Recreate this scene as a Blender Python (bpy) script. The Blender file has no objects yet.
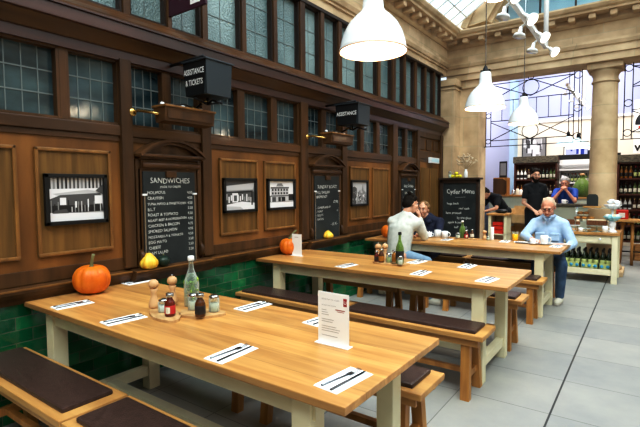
import bpy, bmesh, math, random
from math import sin, cos, pi, radians as RD
from mathutils import Vector as V, Matrix as M4, Euler
random.seed(7)
SC = bpy.context.scene
COL = SC.collection
# ---------------------------------------------------------------- materials
def mat(name, c, rough=.5, c2=None, scale=(3,3,3), nscale=4, bump=0, metal=0, emit=None, es=1, spec=.5, trans=0, ior=1.45, coat=0, detail=6, lo=.35, hi=.65, alpha=None, bscale=None):
    m = bpy.data.materials.new(name); m.use_nodes = True
    nt = m.node_tree; b = nt.nodes['Principled BSDF']
    b.inputs['Base Color'].default_value = (*c, 1)
    b.inputs['Roughness'].default_value = rough; b.inputs['Metallic'].default_value = metal
    b.inputs['Specular IOR Level'].default_value = spec
    b.inputs['Transmission Weight'].default_value = trans; b.inputs['IOR'].default_value = ior
    b.inputs['Coat Weight'].default_value = coat; b.inputs['Coat Roughness'].default_value = .12
    if emit: b.inputs['Emission Color'].default_value = (*emit, 1); b.inputs['Emission Strength'].default_value = es
    if alpha is not None: b.inputs['Alpha'].default_value = alpha
    if c2 or bump:
        tc = nt.nodes.new('ShaderNodeTexCoord'); mp = nt.nodes.new('ShaderNodeMapping'); mp.inputs['Scale'].default_value = scale
        nt.links.new(tc.outputs['Object'], mp.inputs['Vector'])
        n = nt.nodes.new('ShaderNodeTexNoise'); n.inputs['Scale'].default_value = nscale; n.inputs['Detail'].default_value = detail
        nt.links.new(mp.outputs[0], n.inputs['Vector'])
        if c2:
            r = nt.nodes.new('ShaderNodeValToRGB'); r.color_ramp.elements[0].position = lo; r.color_ramp.elements[1].position = hi
            r.color_ramp.elements[0].color = (*c, 1); r.color_ramp.elements[1].color = (*c2, 1)
            nt.links.new(n.outputs['Fac'], r.inputs[0]); nt.links.new(r.outputs[0], b.inputs['Base Color'])
        if bump:
            bp = nt.nodes.new('ShaderNodeBump'); bp.inputs['Strength'].default_value = bump; bp.inputs['Distance'].default_value = .01
            if bscale:
                n2 = nt.nodes.new('ShaderNodeTexNoise'); n2.inputs['Scale'].default_value = bscale; nt.links.new(tc.outputs['Object'], n2.inputs['Vector']); nt.links.new(n2.outputs['Fac'], bp.inputs['Height'])
            else: nt.links.new(n.outputs['Fac'], bp.inputs['Height'])
            nt.links.new(bp.outputs[0], b.inputs['Normal'])
    return m
def plankmat(name, c, c2, axis='x', pw=.13, rough=.35, seam=.45, coat=.15, gs=9):
    """boards running along one axis: grain noise + a tone per board + thin joints"""
    m = bpy.data.materials.new(name); m.use_nodes = True; nt = m.node_tree; L = nt.links.new; N = nt.nodes.new
    b = nt.nodes['Principled BSDF']; b.inputs['Roughness'].default_value = rough; b.inputs['Coat Weight'].default_value = coat; b.inputs['Coat Roughness'].default_value = .2
    tc = N('ShaderNodeTexCoord'); mp = N('ShaderNodeMapping')
    mp.inputs['Scale'].default_value = {'x': (.8, gs, gs), 'y': (gs, .8, gs), 'z': (gs, gs, .8)}[axis]
    L(tc.outputs['Object'], mp.inputs['Vector'])
    n = N('ShaderNodeTexNoise'); n.inputs['Scale'].default_value = 2.2; n.inputs['Detail'].default_value = 8; n.inputs['Distortion'].default_value = .6; L(mp.outputs[0], n.inputs['Vector'])
    r = N('ShaderNodeValToRGB'); r.color_ramp.elements[0].position = .3; r.color_ramp.elements[1].position = .7
    r.color_ramp.elements[0].color = (*c, 1); r.color_ramp.elements[1].color = (*c2, 1); L(n.outputs['Fac'], r.inputs[0])
    sp = N('ShaderNodeSeparateXYZ'); L(tc.outputs['Object'], sp.inputs[0])
    dv = N('ShaderNodeMath'); dv.operation = 'DIVIDE'; L(sp.outputs[{'x': 1, 'y': 0, 'z': 1}[axis]], dv.inputs[0]); dv.inputs[1].default_value = pw
    fl = N('ShaderNodeMath'); fl.operation = 'FLOOR'; L(dv.outputs[0], fl.inputs[0])
    wn = N('ShaderNodeTexWhiteNoise'); wn.noise_dimensions = '1D'; L(fl.outputs[0], wn.inputs['W'])
    mr = N('ShaderNodeMapRange'); mr.inputs['To Min'].default_value = .86; mr.inputs['To Max'].default_value = 1.14; L(wn.outputs['Value'], mr.inputs['Value'])
    fr = N('ShaderNodeMath'); fr.operation = 'FRACT'; L(dv.outputs[0], fr.inputs[0])
    lt = N('ShaderNodeMath'); lt.operation = 'LESS_THAN'; L(fr.outputs[0], lt.inputs[0]); lt.inputs[1].default_value = .025
    ml = N('ShaderNodeMath'); ml.operation = 'MULTIPLY'; L(lt.outputs[0], ml.inputs[0]); ml.inputs[1].default_value = seam
    sb = N('ShaderNodeMath'); sb.operation = 'SUBTRACT'; L(mr.outputs[0], sb.inputs[0]); L(ml.outputs[0], sb.inputs[1])
    vm = N('ShaderNodeVectorMath'); vm.operation = 'SCALE'; L(r.outputs[0], vm.inputs[0]); L(sb.outputs[0], vm.inputs['Scale'])
    L(vm.outputs[0], b.inputs['Base Color'])
    bp = N('ShaderNodeBump'); bp.inputs['Strength'].default_value = .15; bp.inputs['Distance'].default_value = .004; L(n.outputs['Fac'], bp.inputs['Height']); L(bp.outputs[0], b.inputs['Normal'])
    return m
def tilemat():
    m = bpy.data.materials.new('green_glazed_tile'); m.use_nodes = True; nt = m.node_tree; L = nt.links.new; N = nt.nodes.new
    b = nt.nodes['Principled BSDF']; b.inputs['Roughness'].default_value = .12; b.inputs['Coat Weight'].default_value = .5
    tc = N('ShaderNodeTexCoord'); sp = N('ShaderNodeSeparateXYZ'); cb = N('ShaderNodeCombineXYZ')
    L(tc.outputs['Object'], sp.inputs[0]); L(sp.outputs[1], cb.inputs[0]); L(sp.outputs[2], cb.inputs[1])
    br = N('ShaderNodeTexBrick'); L(cb.outputs[0], br.inputs['Vector'])
    br.inputs['Color1'].default_value = (.004, .12, .045, 1); br.inputs['Color2'].default_value = (.015, .27, .095, 1); br.inputs['Mortar'].default_value = (.12, .2, .12, 1)
    br.inputs['Scale'].default_value = 1; br.inputs['Brick Width'].default_value = .19; br.inputs['Row Height'].default_value = .082; br.inputs['Mortar Size'].default_value = .0025
    n = N('ShaderNodeTexNoise'); n.inputs['Scale'].default_value = 9; L(tc.outputs['Object'], n.inputs['Vector'])
    mx = N('ShaderNodeMixRGB'); mx.blend_type = 'MULTIPLY'; mx.inputs[0].default_value = .6; L(br.outputs[0], mx.inputs[1]); L(n.outputs['Fac'], mx.inputs[2])
    L(mx.outputs[0], b.inputs['Base Color'])
    bp = N('ShaderNodeBump'); bp.inputs['Strength'].default_value = .5; bp.inputs['Distance'].default_value = .01; iv = N('ShaderNodeMath'); iv.operation = 'SUBTRACT'; iv.inputs[0].default_value = 1
    L(br.outputs['Fac'], iv.inputs[1]); ad = N('ShaderNodeMath'); ad.operation = 'ADD'; L(iv.outputs[0], ad.inputs[0]); L(n.outputs['Fac'], ad.inputs[1]); L(ad.outputs[0], bp.inputs['Height']); L(bp.outputs[0], b.inputs['Normal'])
    return m
def floormat():
    m = bpy.data.materials.new('grey_stone_floor'); m.use_nodes = True; nt = m.node_tree; L = nt.links.new; N = nt.nodes.new
    b = nt.nodes['Principled BSDF']; b.inputs['Roughness'].default_value = .5
    tc = N('ShaderNodeTexCoord'); mp = N('ShaderNodeMapping'); mp.inputs['Location'].default_value = (-2.7, -3.13, 0); L(tc.outputs['Object'], mp.inputs['Vector'])
    br = N('ShaderNodeTexBrick'); L(mp.outputs[0], br.inputs['Vector']); br.offset = 0
    br.inputs['Color1'].default_value = (.29, .30, .30, 1); br.inputs['Color2'].default_value = (.36, .36, .345, 1); br.inputs['Mortar'].default_value = (.16, .16, .16, 1)
    br.inputs['Scale'].default_value = 1; br.inputs['Brick Width'].default_value = .59; br.inputs['Row Height'].default_value = .61; br.inputs['Mortar Size'].default_value = .0035
    n = N('ShaderNodeTexNoise'); n.inputs['Scale'].default_value = 1.6; n.inputs['Detail'].default_value = 9; n.inputs['Roughness'].default_value = .65; L(tc.outputs['Object'], n.inputs['Vector'])
    r = N('ShaderNodeValToRGB'); r.color_ramp.elements[0].position = .3; r.color_ramp.elements[1].position = .7; r.color_ramp.elements[0].color = (.78, .79, .81, 1); r.color_ramp.elements[1].color = (1.1, 1.07, 1.02, 1); L(n.outputs['Fac'], r.inputs[0])
    mx = N('ShaderNodeMixRGB'); mx.blend_type = 'MULTIPLY'; mx.inputs[0].default_value = 1; L(br.outputs[0], mx.inputs[1]); L(r.outputs[0], mx.inputs[2])
    # the one wide joint running away at x = 2.7
    sp = N('ShaderNodeSeparateXYZ'); L(tc.outputs['Object'], sp.inputs[0]); s = N('ShaderNodeMath'); s.operation = 'SUBTRACT'; L(sp.outputs[0], s.inputs[0]); s.inputs[1].default_value = 2.7
    a = N('ShaderNodeMath'); a.operation = 'ABSOLUTE'; L(s.outputs[0], a.inputs[0]); lt = N('ShaderNodeMath'); lt.operation = 'LESS_THAN'; L(a.outputs[0], lt.inputs[0]); lt.inputs[1].default_value = .006
    m2 = N('ShaderNodeMixRGB'); L(lt.outputs[0], m2.inputs[0]); L(mx.outputs[0], m2.inputs[1]); m2.inputs[2].default_value = (.03, .032, .035, 1)
    L(m2.outputs[0], b.inputs['Base Color'])
    bp = N('ShaderNodeBump'); bp.inputs['Strength'].default_value = .12; bp.inputs['Distance'].default_value = .005; L(n.outputs['Fac'], bp.inputs['Height']); L(bp.outputs[0], b.inputs['Normal'])
    return m
def stonemat():
    m = bpy.data.materials.new('sandstone'); m.use_nodes = True; nt = m.node_tree; L = nt.links.new; N = nt.nodes.new
    b = nt.nodes['Principled BSDF']; b.inputs['Roughness'].default_value = .85
    tc = N('ShaderNodeTexCoord'); sp = N('ShaderNodeSeparateXYZ'); cb = N('ShaderNodeCombineXYZ'); L(tc.outputs['Object'], sp.inputs[0])
    ad = N('ShaderNodeMath'); ad.operation = 'ADD'; L(sp.outputs[0], ad.inputs[0]); L(sp.outputs[1], ad.inputs[1]); L(ad.outputs[0], cb.inputs[0]); L(sp.outputs[2], cb.inputs[1])
    br = N('ShaderNodeTexBrick'); L(cb.outputs[0], br.inputs['Vector']); br.inputs['Color1'].default_value = (.52, .385, .245, 1); br.inputs['Color2'].default_value = (.64, .50, .345, 1); br.inputs['Mortar'].default_value = (.50, .42, .29, 1)
    br.inputs['Scale'].default_value = 1; br.inputs['Brick Width'].default_value = .85; br.inputs['Row Height'].default_value = .55; br.inputs['Mortar Size'].default_value = .006
    n = N('ShaderNodeTexNoise'); n.inputs['Scale'].default_value = 3; n.inputs['Detail'].default_value = 10; L(tc.outputs['Object'], n.inputs['Vector'])
    r = N('ShaderNodeValToRGB'); r.color_ramp.elements[0].position = .3; r.color_ramp.elements[1].position = .7; r.color_ramp.elements[0].color = (.7, .66, .6, 1); r.color_ramp.elements[1].color = (1.15, 1.13, 1.1, 1); L(n.outputs['Fac'], r.inputs[0])
    mx = N('ShaderNodeMixRGB'); mx.blend_type = 'MULTIPLY'; mx.inputs[0].default_value = 1; L(br.outputs[0], mx.inputs[1]); L(r.outputs[0], mx.inputs[2]); L(mx.outputs[0], b.inputs['Base Color'])
    bp = N('ShaderNodeBump'); bp.inputs['Strength'].default_value = .25; bp.inputs['Distance'].default_value = .01; L(n.outputs['Fac'], bp.inputs['Height']); L(bp.outputs[0], b.inputs['Normal'])
    return m
def panemat(name, tint, tr=.6):
    m = bpy.data.materials.new(name); m.use_nodes = True; nt = m.node_tree; nt.nodes.clear(); L = nt.links.new; N = nt.nodes.new
    o = N('ShaderNodeOutputMaterial'); mx = N('ShaderNodeMixShader'); t = N('ShaderNodeBsdfTransparent'); d = N('ShaderNodeBsdfTranslucent'); mx.inputs[0].default_value = 1 - tr
    t.inputs[0].default_value = (*tint, 1); d.inputs[0].default_value = (*tint, 1); L(t.outputs[0], mx.inputs[1]); L(d.outputs[0], mx.inputs[2]); L(mx.outputs[0], o.inputs[0]); return m
def glassmat(name, c, tr=.88, rough=.03):
    """thin clear glass: transparent mixed with a glossy coat"""
    m = bpy.data.materials.new(name); m.use_nodes = True; nt = m.node_tree; nt.nodes.clear(); L = nt.links.new; N = nt.nodes.new
    o = N('ShaderNodeOutputMaterial'); mx = N('ShaderNodeMixShader'); t = N('ShaderNodeBsdfTransparent'); g = N('ShaderNodeBsdfPrincipled'); lw = N('ShaderNodeLayerWeight'); lw.inputs[0].default_value = .35
    t.inputs[0].default_value = (*c, 1); g.inputs['Base Color'].default_value = (*[x * .8 for x in c], 1); g.inputs['Roughness'].default_value = rough
    mr = N('ShaderNodeMapRange'); mr.inputs['To Min'].default_value = 1 - tr; mr.inputs['To Max'].default_value = 1; L(lw.outputs['Facing'], mr.inputs['Value']); L(mr.outputs[0], mx.inputs[0])
    L(t.outputs[0], mx.inputs[1]); L(g.outputs[0], mx.inputs[2]); L(mx.outputs[0], o.inputs[0]); return m

M = {}
M['wood'] = mat('mahogany', (.054, .024, .009), .42, (.118, .053, .018), (1, 1, .12), 9, bump=.1, coat=.06, spec=.35)
M['woodh'] = mat('mahogany_rail', (.056, .024, .009), .40, (.122, .054, .018), (1, .12, 1), 9, bump=.1, coat=.10, spec=.4)
M['field'] = mat('oak_panel', (.125, .066, .018), .5, (.225, .12, .034), (1, 1, .06), 22, bump=.1, coat=.04, spec=.3)
M['wall'] = mat('stained_wall_wood', (.125, .052, .013), .45, (.27, .118, .029), (1, .5, .12), 7, bump=.08, coat=.06, spec=.35)
M['mould'] = mat('panel_moulding', (.17, .078, .02), .4, (.28, .135, .035), (1, 1, .2), 14, coat=.1)
M['cornice'] = mat('cornice_wood_sky_tint', (.050, .024, .017), .38, (.10, .042, .028), (1, .1, 1), 9, coat=.3)  # grey of the reflected sky mixed into the wood colour
M['darkw'] = mat('dark_frame_wood', (.022, .012, .008), .45, (.045, .024, .015), (1, 1, .2), 9)
M['came'] = mat('lead_came', (.16, .19, .19), .5)
M['glow'] = mat('lower_leaded_glass', (.008, .020, .026), .12, (.085, .145, .16), (1, 1.2, 3), 1.6, bump=.25, bscale=7, spec=.7, lo=.35, hi=.75)  # horizontal teal streaks in the colour stand for reflections on the panes
M['gup'] = mat('upper_textured_glass', (.11, .17, .175), .25, (.24, .32, .32), (1, 1, .6), 1.5, bump=.9, bscale=60, spec=.8)
M['tile'] = tilemat(); M['floor'] = floormat(); M['stone'] = stonemat()
M['oak'] = plankmat('oak_tabletop', (.40, .19, .058), (.62, .345, .125), 'x', .136, rough=.38, seam=.25, coat=.10)
M['oakl'] = mat('bench_oak', (.40, .20, .065), .45, (.58, .33, .12), (.3, 3, 3), 5, bump=.1)
M['oakleg'] = mat('bench_leg_oak', (.32, .14, .034), .45, (.50, .25, .07), (3, 3, .3), 5, bump=.1)
M['cream'] = mat('cream_paint', (.70, .65, .46), .45, (.77, .72, .53), (2, 2, 2), 3)
M['leather'] = mat('brown_leather', (.050, .027, .022), .34, (.075, .042, .035), (4, 4, 4), 10, bump=.25, bscale=160)
M['slate'] = mat('chalkboard', (.012, .018, .02), .55, (.028, .036, .038), (1, 1, 1), 4)
M['chalk'] = mat('chalk', (.56, .57, .55), .9)
M['black'] = mat('black_paint', (.008, .009, .010), .4)
M['signgrey'] = mat('sign_side_grey', (.03, .04, .048), .35)
M['iron'] = mat('wrought_iron', (.01, .01, .012), .45, metal=.6)
M['brass'] = mat('brass', (.6, .42, .16), .25, metal=1)
M['white'] = mat('white_paint', (.8, .8, .8), .4)
M['lamp'] = mat('white_enamel', (.80, .83, .85), .22, emit=(.85, .95, 1), es=.03, coat=.5)
M['lampin'] = mat('lamp_inner_enamel', (.95, .9, .8), .4, emit=(1, .93, .8), es=1.6)
M['bulb'] = mat('bulb', (1, .95, .85), .4, emit=(1, .93, .8), es=14)
M['rim'] = mat('copper_rim', (.75, .5, .35), .4)
M['steel'] = mat('steel', (.55, .56, .57), .22, metal=1)
M['cutl'] = mat('cutlery_steel', (.25, .27, .30), .2, metal=1)
M['paper'] = mat('paper', (.86, .86, .86), .8)
M['napkin'] = mat('paper_napkin', (.84, .85, .87), .9, bump=.3, bscale=60)
M['print'] = mat('print_ink', (.35, .33, .35), .8); M['redink'] = mat('red_ink', (.35, .02, .03), .7)
M['maroon'] = mat('maroon_sign', (.045, .006, .018), .4)
M['pumpkin'] = mat('pumpkin_skin', (.62, .14, .006), .42, (.75, .22, .015), (3, 3, 3), 4, bump=.2)
M['stem'] = mat('pumpkin_stem', (.12, .13, .05), .8, (.25, .24, .12), (3, 3, 1), 8)
M['squash'] = mat('yellow_gourd', (.80, .36, .02), .4, (.75, .60, .08), (6, 6, 1), 5)
M['dgreen'] = mat('dark_green_gourd', (.01, .03, .018), .35)
M['olive'] = mat('olive_board', (.40, .22, .09), .5, (.62, .42, .22), (2, 9, 2), 3)
M['pine'] = mat('pale_pine', (.62, .42, .20), .6, (.74, .54, .30), (2, 2, 2), 6); M['beech'] = mat('beech', (.62, .38, .2), .45)
M['glass'] = glassmat('clear_glass', (.86, .93, .9)); M['gglass'] = glassmat('green_glass', (.42, .58, .22), .72); M['wineglass'] = mat('wine_bottle_glass', (.01, .022, .008), .08, spec=.8)
M['leafy'] = mat('herbs_in_bottle', (.16, .27, .03), .5, (.34, .45, .08), (1, 1, 1), 18); M['palegreen'] = mat('pale_green_liquid', (.26, .34, .12), .3, (.42, .48, .2), (1, 1, 1), 6)
M['water'] = glassmat('water', (.86, .93, .82), .96)
M['ketchup'] = mat('red_sauce', (.13, .015, .006), .15, coat=.5); M['brown'] = mat('brown_sauce', (.09, .03, .008), .12, coat=.5); M['amber'] = mat('amber_sauce', (.35, .14, .02), .15, coat=.5)
M['redlab'] = mat('red_label', (.5, .03, .03), .6); M['blacklab'] = mat('dark_label', (.02, .018, .02), .5); M['whitelab'] = mat('cream_label', (.72, .70, .6), .6)
M['greenlab'] = mat('lime_label', (.42, .47, .20), .6); M['bluelab'] = mat('blue_sticker', (.05, .3, .5), .5)
M['juice'] = mat('orange_juice', (.9, .42, .01), .2)
M['china'] = mat('white_china', (.8, .82, .84), .15, coat=.4); M['blueware'] = mat('pale_blue_china', (.30, .60, .68), .15, coat=.4)
M['skin'] = mat('skin', (.60, .33, .23), .5, (.66, .38, .27), (3, 3, 3), 6); M['skinold'] = mat('ruddy_skin', (.62, .27, .18), .5, (.68, .36, .26), (3, 3, 3), 7)
M['lips'] = mat('lips', (.38, .12, .10), .5); M['eyew'] = mat('eye_white', (.45, .42, .40), .4); M['iris'] = mat('iris', (.03, .02, .015), .2)
M['hdark'] = mat('dark_brown_hair', (.008, .006, .005), .75, (.02, .014, .01), (3, 3, 3), 25, bump=.6, spec=.15); M['hblond'] = mat('light_brown_hair', (.15, .08, .03), .55, (.30, .18, .08), (6, 6, 1), 20, bump=.6)
M['hginger'] = mat('sandy_white_hair', (.42, .30, .2), .6, (.6, .5, .4), (6, 6, 3), 20, bump=.5); M['hgrey'] = mat('grey_hair', (.38, .38, .39), .6, (.6, .6, .6), (6, 6, 3), 20, bump=.5)
M['shirtlb'] = mat('light_blue_denim_shirt', (.34, .48, .68), .8, (.44, .59, .78), (3, 3, 3), 6, bump=.25); M['sweater'] = mat('oatmeal_sweater', (.55, .57, .53), .9, (.66, .68, .64), (3, 3, 3), 7, bump=.2, bscale=90)
M['navy'] = mat('navy_hoodie', (.008, .012, .035), .85, (.014, .02, .055), (3, 3, 3), 6, bump=.3); M['tee'] = mat('black_tee', (.006, .008, .012), .85, bump=.2); M['royal'] = mat('blue_football_shirt', (.015, .08, .42), .6)
M['jeans'] = mat('blue_jeans', (.035, .075, .15), .85, (.07, .13, .23), (2, 2, 1), 8, bump=.3, bscale=120); M['jeansl'] = mat('pale_jeans', (.16, .26, .38), .85, (.24, .35, .47), (2, 2, 1), 8)
M['trainer'] = mat('white_trainer', (.62, .60, .52), .6); M['sole'] = mat('shoe_sole', (.35, .33, .3), .7); M['bluebag'] = mat('blue_bag', (.01, .04, .32), .6)
M['shopwall'] = mat('lilac_wall', (.40, .44, .66), .8); M['shopcream'] = mat('cream_wall', (.80, .74, .64), .8); M['paleblue'] = mat('pale_blue_wall', (.45, .62, .80), .8); M['sage'] = mat('sage_boarding', (.55, .60, .50), .6)
M['shelfw'] = mat('cherry_shelving', (.06, .014, .008), .4, (.10, .025, .013), (2, 2, .3), 6); M['fascia'] = mat('slate_fascia', (.05, .045, .035), .8, (.16, .14, .10), (3, 3, 8), 7)
M['red'] = mat('red_plastic', (.6, .03, .015), .4); M['cake'] = mat('brown_cake', (.10, .035, .012), .8, (.2, .08, .03), (5, 5, 5), 9); M['icing'] = mat('icing', (.72, .62, .45), .7); M['muffin'] = mat('muffin_top', (.5, .23, .06), .8, (.3, .12, .03), (5, 5, 5), 9)
M['teal'] = mat('teal_enamel', (.50, .72, .82), .3); M['lemon'] = mat('lemon_skin', (.72, .65, .03), .45); M['dried'] = mat('dried_flowers', (.5, .38, .25), .9, (.68, .58, .44), (9, 9, 9), 9)
M['roofpane'] = panemat('roof_glass', (.86, .97, .98), .55); M['skypane'] = panemat('lunette_glass', (.80, .92, 1.0), .85)
GR = [mat('photo_tone_%s' % n, (v, v, v * 1.04), .35) for n, v in (('black', .02), ('dark', .09), ('mid', .25), ('light', .5), ('white', .75))]
# ---------------------------------------------------------------- mesh builder
class MB:
    def __init__(s): s.bm = bmesh.new(); s.mats = []
    def mi(s, m):
        m = M[m] if isinstance(m, str) else m
        if m not in s.mats: s.mats.append(m)
        return s.mats.index(m)
    def _fin(s, geom_faces, m, smooth=False):
        i = s.mi(m)
        for f in geom_faces: f.material_index = i; f.smooth = smooth
    def box(s, a, b, m='white', bev=0, mtx=None):
        x0, y0, z0 = a; x1, y1, z1 = b
        t = bmesh.new(); bmesh.ops.create_cube(t, size=1)
        for v in t.verts: v.co = V(((v.co.x + .5) * (x1 - x0) + x0, (v.co.y + .5) * (y1 - y0) + y0, (v.co.z + .5) * (z1 - z0) + z0))
        if bev: bmesh.ops.bevel(t, geom=t.edges[:], offset=bev, segments=2, affect='EDGES', profile=.6)
        return s.add(t, m, mtx)
    def add(s, t, m, mtx=None, smooth=False):
        if mtx: bmesh.ops.transform(t, matrix=mtx, verts=t.verts[:])
        bmesh.ops.recalc_face_normals(t, faces=t.faces[:])
        i = s.mi(m); mp = {}
        for v in t.verts: mp[v] = s.bm.verts.new(v.co)
        for f in t.faces:
            try: n = s.bm.faces.new([mp[v] for v in f.verts]); n.material_index = i; n.smooth = smooth
            except ValueError: pass
        t.free(); return s
    def lathe(s, prof, m, c=(0, 0, 0), n=20, mtx=None, cap=True, rfun=None, smooth=True):
        t = bmesh.new(); rings = []
        for r, z in prof:
            rings.append([t.verts.new((c[0] + max(r, .0003) * (rfun(2 * pi * k / n, z) if rfun else 1) * cos(2 * pi * k / n), c[1] + max(r, .0003) * (rfun(2 * pi * k / n, z) if rfun else 1) * sin(2 * pi * k / n), c[2] + z)) for k in range(n)])
        for a, b in zip(rings, rings[1:]):
            for k in range(n): t.faces.new((a[k], a[(k + 1) % n], b[(k + 1) % n], b[k]))
        if cap: t.faces.new(rings[0][::-1]); t.faces.new(rings[-1])
        return s.add(t, m, mtx, smooth)
    def tube(s, pts, r, m, n=8, closed=False):
        pts = [V(p) for p in pts]; t = bmesh.new(); rings = []; up = None; K = len(pts)
        for i, p in enumerate(pts):
            if closed: d = pts[(i + 1) % K] - pts[i - 1]
            else: d = pts[min(i + 1, K - 1)] - pts[max(i - 1, 0)]
            d.normalize()
            if up is None: up = d.orthogonal().normalized()
            up = (up - d * up.dot(d)); up = up.normalized() if up.length > 1e-6 else d.orthogonal().normalized()
            w = d.cross(up); rr = r[i] if isinstance(r, (list, tuple)) else r
            rings.append([t.verts.new(p + up * cos(2 * pi * k / n) * rr + w * sin(2 * pi * k / n) * rr) for k in range(n)])
        prs = list(zip(rings, rings[1:])) + ([(rings[-1], rings[0])] if closed else [])
        for a, b in prs:
            for k in range(n): t.faces.new((a[k], a[(k + 1) % n], b[(k + 1) % n], b[k]))
        if not closed: t.faces.new(rings[0][::-1]); t.faces.new(rings[-1])
        return s.add(t, m, None, True)
    def ball(s, c, r, m, mtx=None, u=14, v=10, rot=None):
        t = bmesh.new(); bmesh.ops.create_uvsphere(t, u_segments=u, v_segments=v, radius=1)
        r = (r, r, r) if isinstance(r, (int, float)) else r
        X = M4.Translation(c) @ (Euler(rot).to_matrix().to_4x4() if rot else M4.Identity(4)) @ M4.Diagonal((*r, 1))
        bmesh.ops.transform(t, matrix=X, verts=t.verts[:]); return s.add(t, m, mtx, True)
    def cap(s, a, ra, b, rb, m='white', n=10):
        a = V(a); b = V(b); s.ball(a, ra, m, u=n, v=8); s.ball(b, rb, m, u=n, v=8)
        return s.tube([a, b], [ra, rb], m, n=n)
    def prism(s, poly, a0, a1, m, axis='x', mtx=None):
        """polygon in the plane normal to axis, extruded from a0 to a1"""
        t = bmesh.new()
        def P(u, w, a): return {'x': (a, u, w), 'y': (u, a, w), 'z': (u, w, a)}[axis]
        A = [t.verts.new(P(u, w, a0)) for u, w in poly]; B = [t.verts.new(P(u, w, a1)) for u, w in poly]
        t.faces.new(A); t.faces.new(B[::-1]); n = len(poly)
        for i in range(n): t.faces.new((A[i], B[i], B[(i + 1) % n], A[(i + 1) % n]))
        return s.add(t, m, mtx)
    def quad(s, pts, m):
        t = bmesh.new(); t.faces.new([t.verts.new(p) for p in pts]); return s.add(t, m)
    def mesh(s, me, mtx, m):
        t = bmesh.new(); t.from_mesh(me); bmesh.ops.transform(t, matrix=mtx, verts=t.verts[:])
        i = s.mi(m); mp = {v: s.bm.verts.new(v.co) for v in t.verts}
        for f in t.faces: s.bm.faces.new([mp[v] for v in f.verts]).material_index = i
        t.free(); return s
    def done(s, name, parent=None, loc=None, kind=None, mtx=None):
        me = bpy.data.meshes.new(name); s.bm.to_mesh(me); s.bm.free()
        for m in s.mats: me.materials.append(m)
        o = bpy.data.objects.new(name, me); COL.objects.link(o)
        if parent: o.parent = parent
        if loc: o.location = loc
        if kind: o['kind'] = kind
        return o
def tag(o, label, cat, group=None):
    o['label'] = label; o['category'] = cat
    if group: o['group'] = group
    return o
def thing(name, label, cat, loc=(0, 0, 0), rz=0, group=None):
    o = bpy.data.objects.new(name, None); o.empty_display_size = .1; COL.objects.link(o); o.location = loc; o.rotation_euler = (0, 0, rz)
    return tag(o, label, cat, group)
def dup(r, loc, rz=0, label=None, group=None):
    c = r.copy(); COL.objects.link(c); c.location = loc; c.rotation_euler = (0, 0, rz)
    if label: c['label'] = label
    if group: c['group'] = group
    def rec(a, b):
        for ch in [o for o in SC.objects if o.parent == a]:
            d = ch.copy(); COL.objects.link(d); d.parent = b; rec(ch, d)
    rec(r, c); return c
def text_mesh(s, size):
    cu = bpy.data.curves.new('t', 'FONT'); cu.body = s; cu.size = size; cu.resolution_u = 2
    o = bpy.data.objects.new('t', cu); COL.objects.link(o); bpy.context.view_layer.update()
    me = bpy.data.meshes.new_from_object(o.evaluated_get(bpy.context.evaluated_depsgraph_get()))
    bpy.data.objects.remove(o); bpy.data.curves.remove(cu); return me
WX = M4(((0, 0, 1, 0), (1, 0, 0, 0), (0, 1, 0, 0), (0, 0, 0, 1)))   # text facing +x (reads along +y)
WY = M4(((1, 0, 0, 0), (0, 0, -1, 0), (0, 1, 0, 0), (0, 0, 0, 1)))  # text facing -y (reads along +x)
def write(mb, s, size, base, at, m, rot=0, align='l', width=None, bold=0, hand=0):
    me = text_mesh(s, size)
    xs = [v.co.x for v in me.vertices]
    if not xs: return
    w = max(xs) - min(xs); sx = (width / w) if width else 1
    off = {'l': 0, 'c': -w * sx / 2, 'r': -w * sx}[align]
    if hand:
        rnd = random.Random(len(s) * 7 + ord(s[0])); ph = rnd.random() * 6
        for v in me.vertices: v.co.y += hand * size * (sin(v.co.x / size * 2.1 + ph) * .5 + sin(v.co.x / size * 5 + ph) * .3); v.co.x += hand * size * sin(v.co.y / size * 4 + v.co.x / size * 3) * .6
    X = M4.Translation(at) @ base @ M4.Rotation(rot, 4, 'Z') @ M4.Translation((off, 0, 0)) @ M4.Diagonal((sx, 1, 1, 1))
    for dx, dy in ([(0, 0), (bold, 0), (0, bold), (bold, bold)] if bold else [(0, 0)]):
        mb.mesh(me, M4.Translation((0, 0, 0)) @ X @ M4.Translation((dx, dy, (dx + dy) * .01)), m)
    bpy.data.meshes.remove(me)
# ================================================================ THE SETTING
S = 'structure'
b = MB(); b.box((-.3, -3, -.1), (6.2, 13.3, 0), 'floor'); b.done('floor', kind=S)
# ---- left wall
b = MB(); b.box((-.16, -3, 0), (-.075, 8.3, 3.56), 'wall')
b.box((-.075, -3, .74), (0, 8.3, 1.84), 'wall'); b.box((-.075, -3, 0), (-.002, 8.3, .74), 'tile')
wall = b.done('wall_left', kind=S)
PB = [(-.2, .57 - .12), (.57, 1.86), (2.70, 3.98), (4.93, 6.22)]      # panelled bays
CB = [(-.32 - .1, -.2), (1.95, 2.60), (4.11, 4.82), (6.38, 7.12)]         # chalkboard bays
POSTS = [(.45, .57), (1.86, 1.95), (2.60, 2.70), (3.98, 4.11), (4.82, 4.93), (6.22, 6.38), (7.12, 7.22), (8.17, 8.28)]
tn = [0]
def trim(b, mtx=None):
    tn[0] += 1; return b.done('trim_%d' % tn[0], kind=S)
for y0, y1 in POSTS:
    b = MB(); b.box((0, y0, .86 if y1 < 7.2 else .0), (.045, y1, 2.40), 'wood', .006); trim(b)
b = MB(); b.box((-.075, -3, 1.84), (.028, 7.2, 1.915), 'woodh', .006); b.box((-.075, -3, 1.80), (.012, 7.2, 1.84), 'woodh', .004); trim(b)
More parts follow.
